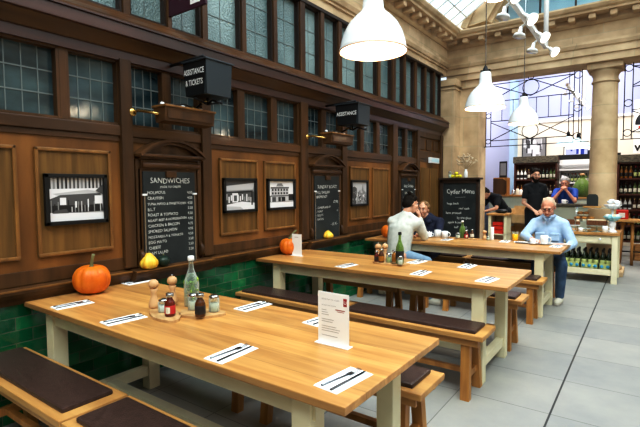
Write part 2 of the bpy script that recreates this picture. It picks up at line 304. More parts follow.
# cornice
b = MB()
b.box((-.075, -3, 2.385), (.035, 8.26, 2.455), 'cornice'); b.prism([(-.075, 2.455), (.05, 2.455), (.062, 2.468), (.12, 2.53), (-.075, 2.53)], -3, 8.26, 'woodh', 'y')
b.box((-.075, -3, 2.53), (.15, 8.28, 2.61), 'cornice', .005); b.box((-.075, -3, 2.612), (.162, 8.28, 2.625), 'cornice')
b.prism([(-.075, 2.625), (.155, 2.625), (.14, 2.645), (.06, 2.70), (.03, 2.735), (-.075, 2.735)], -3, 8.28, 'woodh', 'y'); trim(b)
# dado ledge
def ledge(y0, y1, d):
    b = MB(); b.prism([(0, .74), (.018 + d, .74), (.03 + d, .765), (.05 + d, .79), (.055 + d, .80), (.062 + d, .812), (.062 + d, .828), (.02 + d, .84), (0, .85)], y0, y1, 'darkw' if 0 else 'wood', 'y')
    b.box((0, y0, .828), (.066 + d, y1, .836), 'mould'); trim(b)  # lighter top strip, paints the highlight along the ledge edge
prev = -3
for c0, c1 in CB[1:]:
    ledge(prev, c0 - .05, 0); ledge(c0 - .05, c1 + .05, .055); prev = c1 + .05
b = MB(); b.box((0, -3, .85), (.012, 7.2, .94), 'wood', .004); trim(b)
# raised panels
def panel(y0, y1, z0=1.015, z1=1.725):
    b = MB(); w = .024; b.box((.001, y0 + w, z0 + w), (.007, y1 - w, z1 - w), 'field')
    for a, c in (((.001, y0, z0), (.022, y0 + w, z1)), ((.001, y1 - w, z0), (.022, y1, z1)), ((.001, y0, z0), (.024, y1, z0 + w)), ((.001, y0, z1 - w), (.022, y1, z1))): b.box(a, c, 'mould', .007)
    trim(b)
for y0, y1 in PB[1:]: panel(y0 + .11, y0 + .61); panel(y1 - .58, y1 - .075)
panel(-.15, .35)
# windows (panes with lead cames)
wn = [0]
def window(y0, y1, z0, z1, pane, nc, nr, fr='wood', x=-.045):
    wn[0] += 1; b = MB(); f = .02
    for a, c in (((x - .01, y0 - f, z0 - f), (.01, y0 + .005, z1 + f)), ((x - .01, y1 - .005, z0 - f), (.01, y1 + f, z1 + f)), ((x - .01, y0, z0 - f), (.01, y1, z0 + .004)), ((x - .01, y0, z1 - .004), (.01, y1, z1 + f))): b.box(a, c, fr)
    w = b.done('window_%d' % wn[0], kind=S)
    p = MB(); p.box((x - .008, y0, z0), (x - .002, y1, z1), pane); p.done('pane', w)
    l = MB(); t = .0035 if nr * nc > 6 else .0028
    for i in range(1, nc): yy = y0 + (y1 - y0) * i / nc; l.box((x - .003, yy - t, z0), (x + .002, yy + t, z1), 'came')
    for i in range(1, nr): zz = z0 + (z1 - z0) * i / nr; l.box((x - .003, y0, zz - t * 1.3), (x + .003, y1, zz + t * 1.3), 'came')
    l.done('lead_cames', w)
LW = [(.62, 1.0), (1.06, 1.44), (1.51, 1.86), (1.96, 2.24), (2.31, 2.59), (2.72, 3.06), (3.14, 3.53), (3.61, 3.96), (4.13, 4.42), (4.5, 4.81), (4.95, 5.32), (5.40, 5.77), (5.85, 6.21), (6.40, 6.70), (6.78, 7.10)]
UW = [(.66, .98), (1.04, 1.40), (1.46, 1.90), (1.98, 2.28), (2.34, 2.63), (2.71, 3.10), (3.18, 3.55), (3.63, 3.99), (4.10, 4.37), (4.47, 4.75), (4.85, 5.27), (5.36, 5.76), (5.86, 6.21), (6.34, 6.62), (6.70, 7.02), (7.12, 7.44), (7.52, 7.84), (7.92, 8.2)]
for y0, y1 in LW: window(y0, y1, 1.93, 2.375, 'glow', 4, 3)
for y0, y1 in UW: window(y0, y1, 2.75, 3.49, 'gup', 2, 3, 'darkw')
def mull(L, z0, z1, m, xo):
    for (a0, a1), (b0, b1) in zip(L, L[1:]):
        b = MB(); b.box((-.075, a1 + .012, z0), (xo, b0 - .012, z1), m, .004); trim(b)
mull(LW, 1.915, 2.39, 'wood', .012); mull(UW, 2.73, 3.52, 'wood', .03)
b = MB(); b.box((-.075, -3, 3.495), (.04, 8.25, 3.53), 'darkw'); b.box((-.075, -3, 1.9), (0, .6, 2.4), 'wood'); b.box((-.075, -3, 2.73), (0, .64, 3.5), 'wood'); trim(b)
# door bay
b = MB()
for z0, z1 in ((1.93, 2.06), (2.30, 2.39)): b.box((-.07, 7.2, z0), (.03, 8.2, z1), 'wood', .005)
b.box((-.07, 7.2, 2.05), (-.01, 8.2, 2.31), 'wall')
for k in range(3): b.box((-.01, 7.27 + k * .31, 2.09), (.008, 7.50 + k * .31, 2.27), 'wood', .006)
b.box((-.07, 7.2, 1.88), (.02, 8.2, 1.93), 'wood'); trim(b)
b = MB(); b.box((-.06, 7.24, 0), (.012, 8.14, 1.88), 'wall', .004)
for y0, y1 in ((7.31, 7.65), (7.72, 8.06)):
    for z0, z1 in ((.15, .8), (.9, 1.78)):
        b.box((.004, y0, z0), (.028, y1, z1), 'field', .008)
d = b.done('door_1', kind=S)
b = MB(); b.tube([(.0, 7.32, 1.0), (.05, 7.32, 1.0), (.05, 7.42, 1.0)], .009, 'brass'); b.done('door_handle', d)
# ---- stone entablature, left and end
def entab(b, f, a0, a1, s=1):
    """f(d, a, z): d = distance out of the wall face, a = along"""
    def P(poly, m='stone'):
        t = bmesh.new(); A = [t.verts.new(f(u, a0, w)) for u, w in poly]; B = [t.verts.new(f(u, a1, w)) for u, w in poly]
        t.faces.new(A); t.faces.new(B[::-1]); n = len(poly)
        for i in range(n): t.faces.new((A[i], B[i], B[(i + 1) % n], A[(i + 1) % n]))
        b.add(t, m)
    P([(-.5, 3.42), (.02, 3.42), (.02, 3.53), (.05, 3.535), (.05, 3.64), (.075, 3.65), (.10, 3.70), (.10, 3.735), (-.5, 3.735)])
    P([(-.5, 3.735), (.035, 3.735), (.035, 4.0), (-.5, 4.0)])
    P([(-.5, 4.0), (.06, 4.0), (.09, 4.03), (.10, 4.05), (.10, 4.12), (-.5, 4.12)])
    P([(-.5, 4.12), (.30, 4.12), (.31, 4.15), (.35, 4.17), (.38, 4.21), (.38, 4.235), (-.5, 4.26)])
    L = a1 - a0; n = int(L / .27)
    for i in range(n):
        a = a0 + (i + .5) * L / n; q = [f(.10, a - .05, 4.04), f(.26, a + .05, 4.12)]
        lo = [min(q[0][k], q[1][k]) for k in range(3)]; hi = [max(q[0][k], q[1][k]) for k in range(3)]; b.box(lo, hi, 'stone', .015)
b = MB(); entab(b, lambda d, a, z: (d, a, z + (.10 if z < 3.6 else .02)), -3, 8.5); trim(b)
b = MB(); entab(b, lambda d, a, z: (a, 8.55 - d, z), .0, 6.2); trim(b)
# corner pilasters
b = MB(); b.box((-.1, 8.3, 0), (.24, 8.62, 3.42), 'stone', .008); b.box((-.1, 8.26, 3.30), (.28, 8.66, 3.42), 'stone', .01); b.box((-.1, 8.28, 3.24), (.26, 8.64, 3.27), 'stone'); b.box((-.1, 8.27, 0), (.27, 8.65, .25), 'stone', .01); trim(b)
b = MB(); b.box((-.1, 8.62, 0), (.59, 9.1, 3.42), 'stone', .008); b.box((.28, 8.58, 3.28), (.63, 9.14, 3.42), 'stone', .01); b.box((-.1, 8.58, 0), (.62, 9.13, .25), 'stone', .01); trim(b)
# column
c = thing('stone_column', 'round sandstone column standing behind the cake table', 'column', (2.56, 8.85, 0))
b = MB(); b.lathe([(.208, .22), (.206, .8), (.196, 2.0), (.180, 3.10), (.180, 3.12)], 'stone', n=40); b.done('shaft', c)
b = MB(); b.lathe([(.180, 3.12), (.198, 3.125), (.20, 3.15), (.184, 3.155), (.18, 3.22), (.2, 3.26), (.225, 3.30), (.23, 3.32)], 'stone', n=40); b.box((-.25, -.25, 3.32), (.25, .25, 3.42), 'stone', .012); b.done('capital', c)
b = MB(); b.lathe([(.30, .08), (.31, .12), (.27, .16), (.25, .2), (.24, .22)], 'stone', n=40); b.box((-.33, -.33, 0), (.33, .33, .08), 'stone', .01); b.done('base', c)
# ---- glazed roof, end lunette, stone arch
b = MB()
def slope(x): return 4.26 + (x - .05) * .62 if x < 3.1 else 4.26 + (6.15 - x) * .62
for sx in (0, 1):
    xa, xb = (.05, 3.1) if not sx else (6.15, 3.1); za = 4.26; zb = slope(3.1)
    for i in range(0, 37):
        y = -3 + i * .315; b.tube([(xa, y, za), (xb, y, zb)], .012, 'white', 4)
    for i in range(0, 9):
        x = xa + (xb - xa) * i / 8; b.tube([(x, -3, slope(x)), (x, 8.4, slope(x))], .012, 'white', 4)
r = b.done('trim_roof_bars', kind=S)
b = MB()
for xa, xb in ((.05, 3.1), (3.1, 6.15)): b.quad([(xa, -3, slope(xa) + .02), (xb, -3, slope(xb) + .02), (xb, 8.4, slope(xb) + .02), (xa, 8.4, slope(xa) + .02)], 'roofpane')
b.done('ceiling', kind=S)
def arc(R, n=40, zmin=4.25): return [(3.1 + R * cos(pi - pi * k / n), 3.2 + R * sin(pi * k / n)) for k in range(n + 1) if 3.2 + R * sin(pi * k / n) > zmin]
b = MB()
for R0, R1, y0, y1 in ((2.62, 2.98, 8.42, 8.8), (2.55, 2.66, 8.5, 8.8), (2.9, 3.02, 8.38, 8.5)):
    o = arc(R1); i = arc(R0); i = [i[0]] + i + [i[-1]] if len(i) < len(o) else i
    m = min(len(o), len(i)); oo = [o[round(k * (len(o) - 1) / 40)] for k in range(41)]; ii = [i[round(k * (len(i) - 1) / 40)] for k in range(41)]
    for k in range(40): b.prism([ii[k], oo[k], oo[k + 1], ii[k + 1]], y0, y1, 'stone', 'y')
trim(b)
b = MB(); b.prism([(-.05, 4.26)] + [(p[0], p[1]) for p in arc(2.6)] + [(6.2, 4.26)], 8.9, 8.905, 'skypane', 'y'); wn[0] += 1
w = MB()
for x in (1.0, 1.55, 2.1, 2.65, 3.2, 3.75, 4.3, 4.85): w.box((x - .015, 8.86, 4.2), (x + .015, 8.90, 3.2 + (max(0, 2.6 ** 2 - (x - 3.1) ** 2)) ** .5), 'darkw')
w.box((.4, 8.86, 4.9), (5.6, 8.9, 4.93), 'darkw'); wo = w.done('window_lunette', kind=S); b.done('pane', wo)
# brown gable boarding between the arch and the roof
b = MB()
o = arc(2.62); b2 = [(p[0], p[1]) for p in o]
# ---- room closed off-camera
b2 = MB(); b2.box((6.15, -3, 0), (6.3, 13.3, 4.3), 'stone'); b2.done('wall_right', kind=S)
b2 = MB(); b2.box((-.2, -3.1, 0), (6.3, -3, 4.3), 'stone'); b2.done('wall_rear', kind=S)
# ---- the shop beyond the screen
b = MB(); b.box((-.2, 13.0, 0), (6.3, 13.12, 3.1), 'shopcream'); b.box((-.2, 13.0, 3.1), (6.3, 13.12, 4.9), 'shopwall'); b.box((-.2, 12.95, 3.08), (6.3, 13.0, 3.14), 'white'); b.done('wall_back', kind=S)  # lower wall's cream has the warm light from below painted in
b = MB(); b.box((.05, 9.1, 0), (.2, 13.0, 4.9), 'shopwall')
b.done('wall_shop', kind=S); b = MB(); b.box((.2, 12.6, 0), (.32, 13, 4.9), 'paleblue'); trim(b)
b = MB(); b.box((-.1, 9.05, 4.9), (6.3, 13.1, 5.0), 'shopcream'); b.box((-.1, 9.05, 4.2), (6.3, 9.12, 4.9), 'shopcream'); b.done('ceiling_shop', kind=S)
# ---- wrought iron screen
b = MB(); Y = 8.95; r = .0075
def bar(p, q, rr=r): b.tube([(p[0], Y, p[1]), (q[0], Y, q[1])], rr, 'iron', 6)
def ring(x, z, R, rr=.0065): b.tube([(x + R * cos(2 * pi * k / 24), Y, z + R * sin(2 * pi * k / 24)) for k in range(24)], rr, 'iron', 6, closed=True)
def stiles(x0, x1, zt=3.42, zb=2.2):
    bar((x0, zb), (x0, zt)); bar((x1, zb), (x1, zt)); c = (x0 + x1) / 2; R = (x1 - x0) / 2
    for z in (zt - .08, 2.78, zb + .1): ring(c, z, R)
def motif(x0, x1):
    c = (x0 + x1) / 2
    for z in (3.36, 3.04, 2.67, 2.31): bar((x0, z), (x1, z))
    
    for s in (-1, 1):
        e = x0 if s < 0 else x1
        bar((c, 3.38), (e, 3.06)); bar((c, 3.08), (e, 3.36)); bar((c, 2.31), (e, 2.65)); bar((c, 2.63), (e, 2.31))
    ring(c, 3.23, .135); ring(c, 2.45, .135); ring(c, 3.41, .045)
    n = 7
    for k in range(1, n): x = x0 + (x1 - x0) * k / n; bar((x, 2.67), (x, 3.04), .006)
stiles(.63, .72); stiles(2.10, 2.22); motif(.72, 2.10); stiles(2.82, 2.93); motif(2.93, 4.31); stiles(4.31, 4.42); motif(4.42, 5.8); stiles(5.8, 5.9)
bar((.60, 2.20), (2.34, 2.20)); bar((2.78, 2.20), (6.1, 2.20))
tag(b.done('iron_screen'), 'black wrought iron screen with circles and crossed bars above the shop opening', 'screen')
# ================================================================ FURNITURE
def make_table():
    t = thing('dining_table', 'long oak topped dining table with cream legs, the one nearest the camera', 'table', (0, 1.185, 0))
    L, W = 2.4, .815
    b = MB(); b.box((.012, 0, .720), (L, W, .75), 'oak', .004); b.done('tabletop', t)
    b = MB()
    for y in (.06, W - .085): b.box((.21, y, .63), (2.24, y + .025, .72), 'cream')
    for x in (.225, 2.20): b.box((x, .07, .63), (x + .025, W - .07, .72), 'cream')
    b.done('apron', t)
    for x in (.20, 2.14):
        for y in (.045, W - .132):
            b = MB(); b.box((x, y, 0), (x + .087, y + .087, .72), 'cream', .004); b.done('leg', t)
        b = MB(); b.box((x + .015, .13, .10), (x + .072, W - .13, .17), 'cream', .003); b.done('stretcher', t)
    b = MB(); b.box((.27, W / 2 - .03, .10), (2.17, W / 2 + .03, .165), 'cream', .003); b.done('stretcher', t)
    return t
T1 = make_table()
T2 = dup(T1, (0, 3.262, 0), 0, 'long oak topped dining table in the middle of the three, nobody at it')
T3 = dup(T1, (.035, 5.36, 0), 0, 'long oak topped dining table at which three people sit')
for t in (T1, T2, T3): t['group'] = 'long dining tables in a row'
def make_bench():
    t = thing('bench', 'oak bench with dark brown leather pad in the bottom left corner, against the green tiles', 'bench', (0, 0, 0)); L, W, H = 1.15, .32, .46
    b = MB(); b.box((0, 0, H - .035), (L, W, H), 'oakl', .006); b.box((.04, .03, H - .085), (L - .04, .05, H - .035), 'oakl'); b.box((.04, W - .05, H - .085), (L - .04, W - .03, H - .035), 'oakl'); b.done('seat_frame', t)
    b = MB(); b.box((.045, .04, H - .004), (L - .06, W - .04, H + .022), 'leather', .011)
    m = b.done('seat_pad', t)
    for x in (.10, L - .16):
        for s in (0, 1):
            b = MB(); yt = .075 if s == 0 else W - .075; yb = .03 if s == 0 else W - .03
            dx = -.012 if x < .5 else .012
            for q in (0,):
                t_ = bmesh.new(); h = .026
                P = [(x + dx - .0, yb - h, 0), (x + dx + .06, yb - h, 0), (x + dx + .06, yb + h, 0), (x + dx, yb + h, 0), (x, yt - h, H - .035), (x + .06, yt - h, H - .035), (x + .06, yt + h, H - .035), (x, yt + h, H - .035)]
                v = [t_.verts.new(p) for p in P]
                for f in ((0, 1, 2, 3), (4, 5, 6, 7), (0, 1, 5, 4), (1, 2, 6, 5), (2, 3, 7, 6), (3, 0, 4, 7)): t_.faces.new([v[i] for i in f])
                b.add(t_, 'oakleg')
            b.done('leg', t)
        b = MB(); b.box((x + .012, .07, .13), (x + .05, W - .07, .175), 'oakleg', .003); b.done('crossrail', t)
    b = MB(); b.box((.14, W / 2 - .018, .135), (L - .14, W / 2 + .018, .17), 'oakleg', .003); b.done('long_stretcher', t)
    return t
BN = make_bench(); BG = 'oak benches with brown leather pads along the tables'; BN['group'] = BG; first = True
rows = [(.87, 'nearest table', 'camera side'), (1.985, 'nearest table', 'far side'), (2.99, 'middle table', 'camera side'), (4.13, 'middle table', 'far side'), (5.08, 'table where people sit', 'camera side'), (6.22, 'table where people sit', 'far side')]
for i, (y, tb, sd) in enumerate(rows):
    for k, x in enumerate((-.0, 1.165)):
        lab = 'oak bench with brown leather pad, %s of %s, %s' % (sd, tb, ['wall end', 'aisle end'][k])
        xx = max(x, .0)
        if first: BN.location = (xx, y, 0); BN['label'] = lab; first = False
        else: dup(BN, (xx, y, 0), 0, lab)
# ---- cutlery on napkins
def make_set():
    t = thing('napkin', '', 'napkin'); b = MB(); b.box((-.054, -.108, 0), (.054, .108, .003), 'napkin', .001); b.box((-.052, -.105, .003), (.03, .105, .0055), 'napkin', .001); b.done('folded_sheet', t)
    return t
def make_knife():
    t = thing('table_knife', '', 'knife'); b = MB(); b.box((-.006, -.10, 0), (.006, -.005, .004), 'cutl', .0018); b.done('handle', t)
    b = MB(); b.prism([(-.005, -.006), (.006, -.006), (.007, .09), (.002, .108), (-.004, .1)], .001, .003, 'cutl', 'z'); b.done('blade', t); return t
def make_fork():
    t = thing('table_fork', '', 'fork'); b = MB(); b.tube([(0, -.10, .003), (0, -.05, .003), (0, .035, .004)], [.005, .0035, .003], 'cutl', 6); b.done('handle', t)
    b = MB(); b.box((-.011, .035, .002), (.011, .06, .005), 'cutl', .001)
    for k in range(4): x = -.0095 + k * .0063; b.tube([(x, .058, .0035), (x, .085, .005), (x, .10, .007)], .0014, 'steel', 5)
    b.done('tines', t); return t
NP, KN, FK = make_set(), make_knife(), make_fork()
sets = [(.355, 1.32, 'nearest table, by the wall end, camera side'), (.905, 1.325, 'nearest table, second from the wall, camera side'), (1.75, 1.31, 'nearest table, third from the wall, camera side'), (2.285, 1.36, 'nearest table, by its aisle end, camera side'),
        (.075, 1.935, 'nearest table, by the wall behind the pumpkin'), (1.29, 1.915, 'nearest table, middle of the far side'), (1.79, 1.925, 'nearest table, half behind the standing menu card'),
        (1.69, 3.44, 'middle table, second from its aisle end, camera side'), (2.21, 3.46, 'middle table, at its aisle end, camera side'), (1.90, 3.96, 'middle table, at the aisle end of the far side'), (1.44, 3.93, 'middle table, far side behind the green bottle'), (1.00, 3.40, 'middle table, in front of the bottle board'),
        (1.04, 5.80, 'table where people sit, beside the white mugs'), (1.72, 6.00, 'table where people sit, before the orange juice'), (2.33, 5.82, 'table where people sit, at its aisle corner')]
for i, (x, y, w) in enumerate(sets):
    rz = random.uniform(-.12, .1)
    def put(P, dx, dy, dr, dz, kind, cat, grp):
        lab = '%s, %s' % (kind, w)
        c_ = V((x, y, .75)) + M4.Rotation(rz, 3, 'Z') @ V((dx, dy, dz))
        if i == 0: P.location = c_; P.rotation_euler = (0, 0, rz + dr); P['label'] = lab; P['group'] = grp; P['category'] = cat
        else: dup(P, c_, rz + dr, lab, grp)
    put(NP, 0, 0, 0, 0, 'white napkin', 'napkin', 'napkins laid on the tables')
    put(FK, -.012, .0, -.10, .0055, 'steel fork on a napkin', 'fork', 'forks laid on the napkins')
    put(KN, .022, -.004, .02, .0055, 'steel knife on a napkin', 'knife', 'knives laid on the napkins')
# ---- pumpkins and gourds
def pumpkin(x, y, z, R, H, lab, stem=.07, lean=(0.015, .0), name='pumpkin', skin='pumpkin', ribs=11, cat='pumpkin'):
    t = thing(name, lab, cat, (x, y, z)); b = MB(); n = 66
    prof = [(R * max(.04, cos(a) ** .62 if cos(a) > 0 else .04) , H / 2 + H / 2 * sin(a)) for a in [-pi / 2 + .05 + (pi - .1) * k / 14 for k in range(15)]]
    prof[-1] = (prof[-1][0] * .8, prof[-1][1] - H * .05)
    b.lathe(prof, skin, n=n, rfun=lambda a, z: 1 - .07 * abs(cos(a * ribs / 2)) ** 6); b.done('flesh', t)
    b = MB(); b.tube([(0, 0, H * .90), (0, 0, H * .97), (lean[0], lean[1], H + stem * .6), (lean[0] * 2.2, lean[1] * 2, H + stem)], [.026 * R / .13, .014 * R / .13, .010 * R / .13, .012 * R / .13], 'stem', 8); b.done('stalk', t); return t
pumpkin(.135, 1.555, .75, .118, .19, 'large round orange pumpkin on the wall end of the nearest table', .075)
pumpkin(.12, 3.66, .75, .105, .17, 'orange pumpkin behind the white card on the wall end of the middle table', .085, (.03, .02))
pumpkin(.25, 5.66, .75, .10, .17, 'orange pumpkin behind the man in the pale sweater', .05)
def gourd(x, y, z, R, H, lab, skin='squash'):
    t = thing('gourd', lab, 'gourd', (x, y, z)); b = MB()
    b.lathe([(R * .3, 0), (R * .8, H * .08), (R, H * .3), (R * .93, H * .5), (R * .68, H * .7), (R * .42, H * .86), (R * .24, H * .97), (R * .05, H)], skin, n=50, rfun=lambda a, z: 1 - .10 * abs(cos(a * 4.5)) ** 4); b.done('flesh', t)
    b = MB(); b.tube([(0, 0, H * .97), (.003, .003, H * 1.08)], .006, 'stem', 6); b.done('stalk', t)
gourd(.075, 2.03, .836, .072, .125, 'yellow and orange ribbed gourd on the ledge under the first chalkboard')
t = thing('gourd', 'small dark green gourd beside the yellow one under the first chalkboard', 'gourd', (.072, 2.16, .836)); b = MB(); b.ball((0, 0, .043), (.052, .052, .045), 'dgreen'); b.done('flesh', t); b = MB(); b.tube([(0, 0, .085), (.004, 0, .1)], .006, 'stem', 6); b.done('stalk', t)
gourd(.075, 4.44, .836, .07, .10, 'pale yellow gourd on the ledge under the second chalkboard')
# ---- mills, bottles, boards
def mill(x, y, lab, knob=True, h=.17, z=.765):
    t = thing('pepper_mill', lab, 'mill', (x, y, z)); b = MB()
    b.lathe([(.026, 0), (.030, .006), (.029, .025), (.022, .045), (.016, .07), (.0155, .085), (.024, h * .63), (.018, h * .66)], 'beech'); b.done('body', t)
    b = MB(); b.lathe([(.014, h * .67), (.026, h * .72), (.030, h * .80), (.026, h * .90), (.014, h * .96), (.003, h * .97)], 'beech')
    if knob: b.ball((0, 0, h * 1.0), .006, 'steel')
    b.done('head', t)
def board(x, y, rx, ry, rz, lab, nm='serving_board'):
    b = MB(); t = bmesh.new(); n = 28; P = [(rx * cos(2 * pi * k / n) * (1 + .10 * sin(2 * pi * k / n * 3 + 1)), ry * sin(2 * pi * k / n) * (1 + .06 * cos(2 * pi * k / n * 2))) for k in range(n)]
    b.prism(P, 0, .014, 'olive', 'z'); o = b.done(nm, loc=(x, y, .75)); o.rotation_euler = (0, 0, rz); tag(o, lab, 'board')
def sauce(x, y, liq, lab, h=.11, r=.026, label='redlab', z=.764, capm='steel', squat=0):
    t = thing('sauce_bottle', lab, 'bottle', (x, y, z)); b = MB()
    b.lathe([(r * .92, 0), (r, .004), (r, h * .55), (r * .8, h * .66), (r * .5, h * .76), (r * .46, h * .9)], liq, n=18); b.done('glass_body', t)
    b = MB(); b.lathe([(r * 1.02, h * .12), (r * 1.03, h * .13), (r * 1.03, h * .47), (r * 1.02, h * .48)], label, n=18)
    if label == 'redlab': b.box((r * .15, -r * 1.10, h * .16), (r * .85, -r * .6, h * .42), 'whitelab')
    b.done('paper_label', t)
    b = MB(); b.lathe([(r * .72, h * .84), (r * .76, h * .85), (r * .76, h * .99), (r * .68, h)], capm, n=18); b.done('screw_cap', t)
def jar(x, y, lab, z=.764, r=.03, h=.055, fill='whitelab'):
    t = thing('condiment_jar', lab, 'jar', (x, y, z)); b = MB(); b.lathe([(r * .9, 0), (r, .004), (r, h), (r * .85, h * 1.15)], 'glass', cap=False, n=18); b.done('glass_body', t)
    b = MB(); b.lathe([(r * .86, .003), (r * .9, .006), (r * .9, h * .7)], fill, n=18); b.done('contents', t)
    b = MB(); b.lathe([(r * .88, h * 1.1), (r * .9, h * 1.12), (r * .9, h * 1.25), (r * .6, h * 1.35)], 'steel', n=18); b.done('lid', t)
board(1.01, 1.505, .165, .078, -.38, 'oval olive wood board under the mills and red sauce on the nearest table')
board(1.165, 1.625, .13, .085, .5, 'oval olive wood board under the brown sauce on the nearest table')
mill(.865, 1.535, 'beech mill without knob, left of the pair on the nearest table', False); mill(.875, 1.655, 'beech mill with a steel knob, right of the pair on the nearest table')
jar(.985, 1.515, 'small glass jar between the mills and the red sauce on the nearest table', fill='paper')
sauce(1.085, 1.485, 'ketchup', 'red sauce bottle with red label and steel cap on the nearest table', .125, .028)
sauce(1.225, 1.575, 'brown', 'brown sauce bottle with dark label and steel cap on the nearest table', .125, .028, 'blacklab')
jar(1.085, 1.64, 'small glass jar beside the tall clear bottle on the nearest table', h=.07); jar(1.215, 1.68, 'small glass jar behind the brown sauce bottle on the nearest table', h=.07)
def tallbottle(x, y, z, lab, g, fill, r=.045, h=.285, cork=True, label=None):
    t = thing('glass_bottle', lab, 'bottle', (x, y, z)); b = MB(); b.lathe([(r * .9, 0), (r, .006), (r, h * .45), (r * .93, h * .55), (r * .55, h * .70), (r * .34, h * .80), (r * .30, h * .93), (r * .38, h * .95), (r * .36, h)], g, n=24, cap=False); b.done('glass_body', t)
    b = MB(); b.lathe([(r * .85, .008), (r * .92, .012), (r * .92, h * .45), (r * .84, h * .55), (r * .48, h * .69)], fill, n=24); b.done('contents', t)
    if fill == 'water':
        b = MB(); rnd = random.Random(3)
        for k in range(26):
            a = rnd.random() * 6.28; q = rnd.uniform(.2, .75) * r; zz = rnd.uniform(.12, .55) * h
            b.ball((q * cos(a), q * sin(a), zz), (.022, .007, .015), 'leafy', u=8, v=5, rot=(rnd.random() * 3, rnd.random() * 3, a))
        b.done('mint_leaves', t)
    if label: b = MB(); b.lathe([(r * 1.01, h * .12), (r * 1.02, h * .125), (r * 1.02, h * .42), (r * 1.01, h * .425)], label, n=24); b.done('paper_label', t)
    b = MB(); b.lathe([(r * .40, h * .96), (r * .45, h * .97), (r * .42, h * 1.05), (r * .3, h * 1.06)], 'china' if cork else 'black', n=14); b.done('stopper', t)
tallbottle(.965, 1.725, .75, 'tall clear bottle of water with green leaves on the nearest table', 'glass', 'water')
# middle table
board(1.22, 3.70, .125, .085, -.2, 'olive wood board under the mills and sauces on the middle table'); board(1.375, 3.70, .085, .06, .5, 'small wood board under the green bottle on the middle table')
mill(1.13, 3.745, 'beech mill at the left of the cluster on the middle table', True, .16); mill(1.175, 3.80, 'beech mill second from the left on the middle table', True, .16)
sauce(1.21, 3.66, 'brown', 'brown sauce bottle with orange label at the front on the middle table', .125, .026, 'amber'); jar(1.265, 3.70, 'squat jar with lime and blue label on the middle table', fill='greenlab', r=.028, h=.065); sauce(1.285, 3.77, 'amber', 'amber sauce bottle behind the lime labelled jar on the middle table', .105, .024, 'amber'); sauce(1.15, 3.68, 'ketchup', 'small dark red sauce bottle by the left mill on the middle table', .1, .022, 'blacklab')
tallbottle(1.375, 3.70, .764, 'green glass bottle with dark label on the middle table', 'gglass', 'leafy', .036, .27, False, 'blacklab')
jar(1.41, 3.635, 'small glass jar in front of the green bottle on the middle table', h=.06, r=.024)
# table where people sit
board(1.22, 6.0, .14, .08, 0, 'wooden board under the sauces on the table where people sit')
tallbottle(1.17, 6.02, .764, 'bottle of green oil on the table where people sit', 'gglass', 'leafy', .04, .22, True); sauce(1.24, 5.965, 'ketchup', 'red sauce bottle beside the green oil on the table where people sit', .115, .026); sauce(1.29, 6.05, 'brown', 'dark sauce bottle behind the red one on the table where people sit', .12, .025, 'whitelab')
jar(1.13, 5.96, 'small jar left of the green oil on the table where people sit'); mill(1.44, 6.10, 'dumpy beech mill between the sauces and the white roll on the table where people sit', False, .125, .75)
b = MB(); b.lathe([(.022, 0), (.023, .004), (.023, .165), (.021, .168)], 'paper'); o = b.done('candle', loc=(1.535, 6.10, .75)); tag(o, 'tall white cylinder candle on the table where people sit', 'candle')
jar(1.50, 6.04, 'small jar in front of the white candle on the table where people sit', z=.75, r=.02, h=.04)
def mug(x, y, z, lab, r=.04, h=.085, saucer=False, m='china'):
    if saucer: s = MB(); s.lathe([(.03, 0), (.035, .003), (.07, .012), (.072, .015), (.03, .006)], m, n=24); tag(s.done('saucer', loc=(x, y, z)), 'white saucer under the ' + lab, 'saucer'); z += .008
    t = thing('mug', lab, 'mug', (x, y, z)); b = MB(); b.lathe([(r * .8, 0), (r * .95, .006), (r, h * .5), (r, h), (r * .9, h), (r * .88, h * .85), (.001, h * .84)], m, n=22, cap=False); b.done('bowl', t)
    b = MB(); b.tube([(r * .95, 0, h * .8), (r * 1.5, 0, h * .78), (r * 1.65, 0, h * .5), (r * 1.4, 0, h * .25), (r * .95, 0, h * .2)], .006, m, 6); b.done('handle', t)
mug(.72, 5.98, .75, 'white cup on the saucer in front of the woman in navy', .04, .06, True); mug(.80, 6.09, .75, 'large white mug beside the woman in navy', .048, .095); mug(.93, 6.02, .75, 'white jug-like mug nearer the green oil', .045, .09)
mug(2.06, 5.93, .75, 'short white cup in front of the reading man', .036, .055, True); mug(2.18, 5.95, .75, 'tall white mug in front of the reading man', .045, .10, True)
t = thing('juice_glass', 'glass of orange juice on the table by the reading man', 'glass', (1.81, 6.14, .75)); b = MB(); b.lathe([(.028, 0), (.03, .004), (.038, .12)], 'glass', cap=False); b.done('tumbler', t); b = MB(); b.lathe([(.028, .003), (.0305, .006), (.0365, .088)], 'juice'); b.done('drink', t)
def sheet(name, lab, cat, c, w, d, rz, m, lines=0, h=.004, tint='print'):
    b = MB(); b.box((-w / 2, -d / 2, 0), (w / 2, d / 2, h), m, .001)
    for k in range(lines): b.box((-w / 2 + .015, -d / 2 + .02 + k * (d - .04) / lines, h), (w / 2 - .02 - (k % 3) * .02, -d / 2 + .02 + k * (d - .04) / lines + .006, h + .0006), tint)
    o = b.done(name, loc=c); o.rotation_euler = (0, 0, rz); tag(o, lab, cat)
sheet('newspaper', 'open newspaper lying before the reading man', 'newspaper', (2.24, 6.07, .75), .34, .2, .1, 'paper', 9); sheet('magazine', 'pinkish magazine page at the right hand of the reading man', 'magazine', (2.34, 6.02, .756), .2, .15, .5, 'whitelab', 6, .004, 'red'); sheet('notepad', 'white paper beside the orange juice', 'paper', (1.90, 6.04, .75), .16, .12, .2, 'paper', 5)
sheet('mobile_phone', 'black phone lying by the short white cup', 'phone', (1.93, 5.93, .75), .14, .07, .2, 'black', 0, .008)
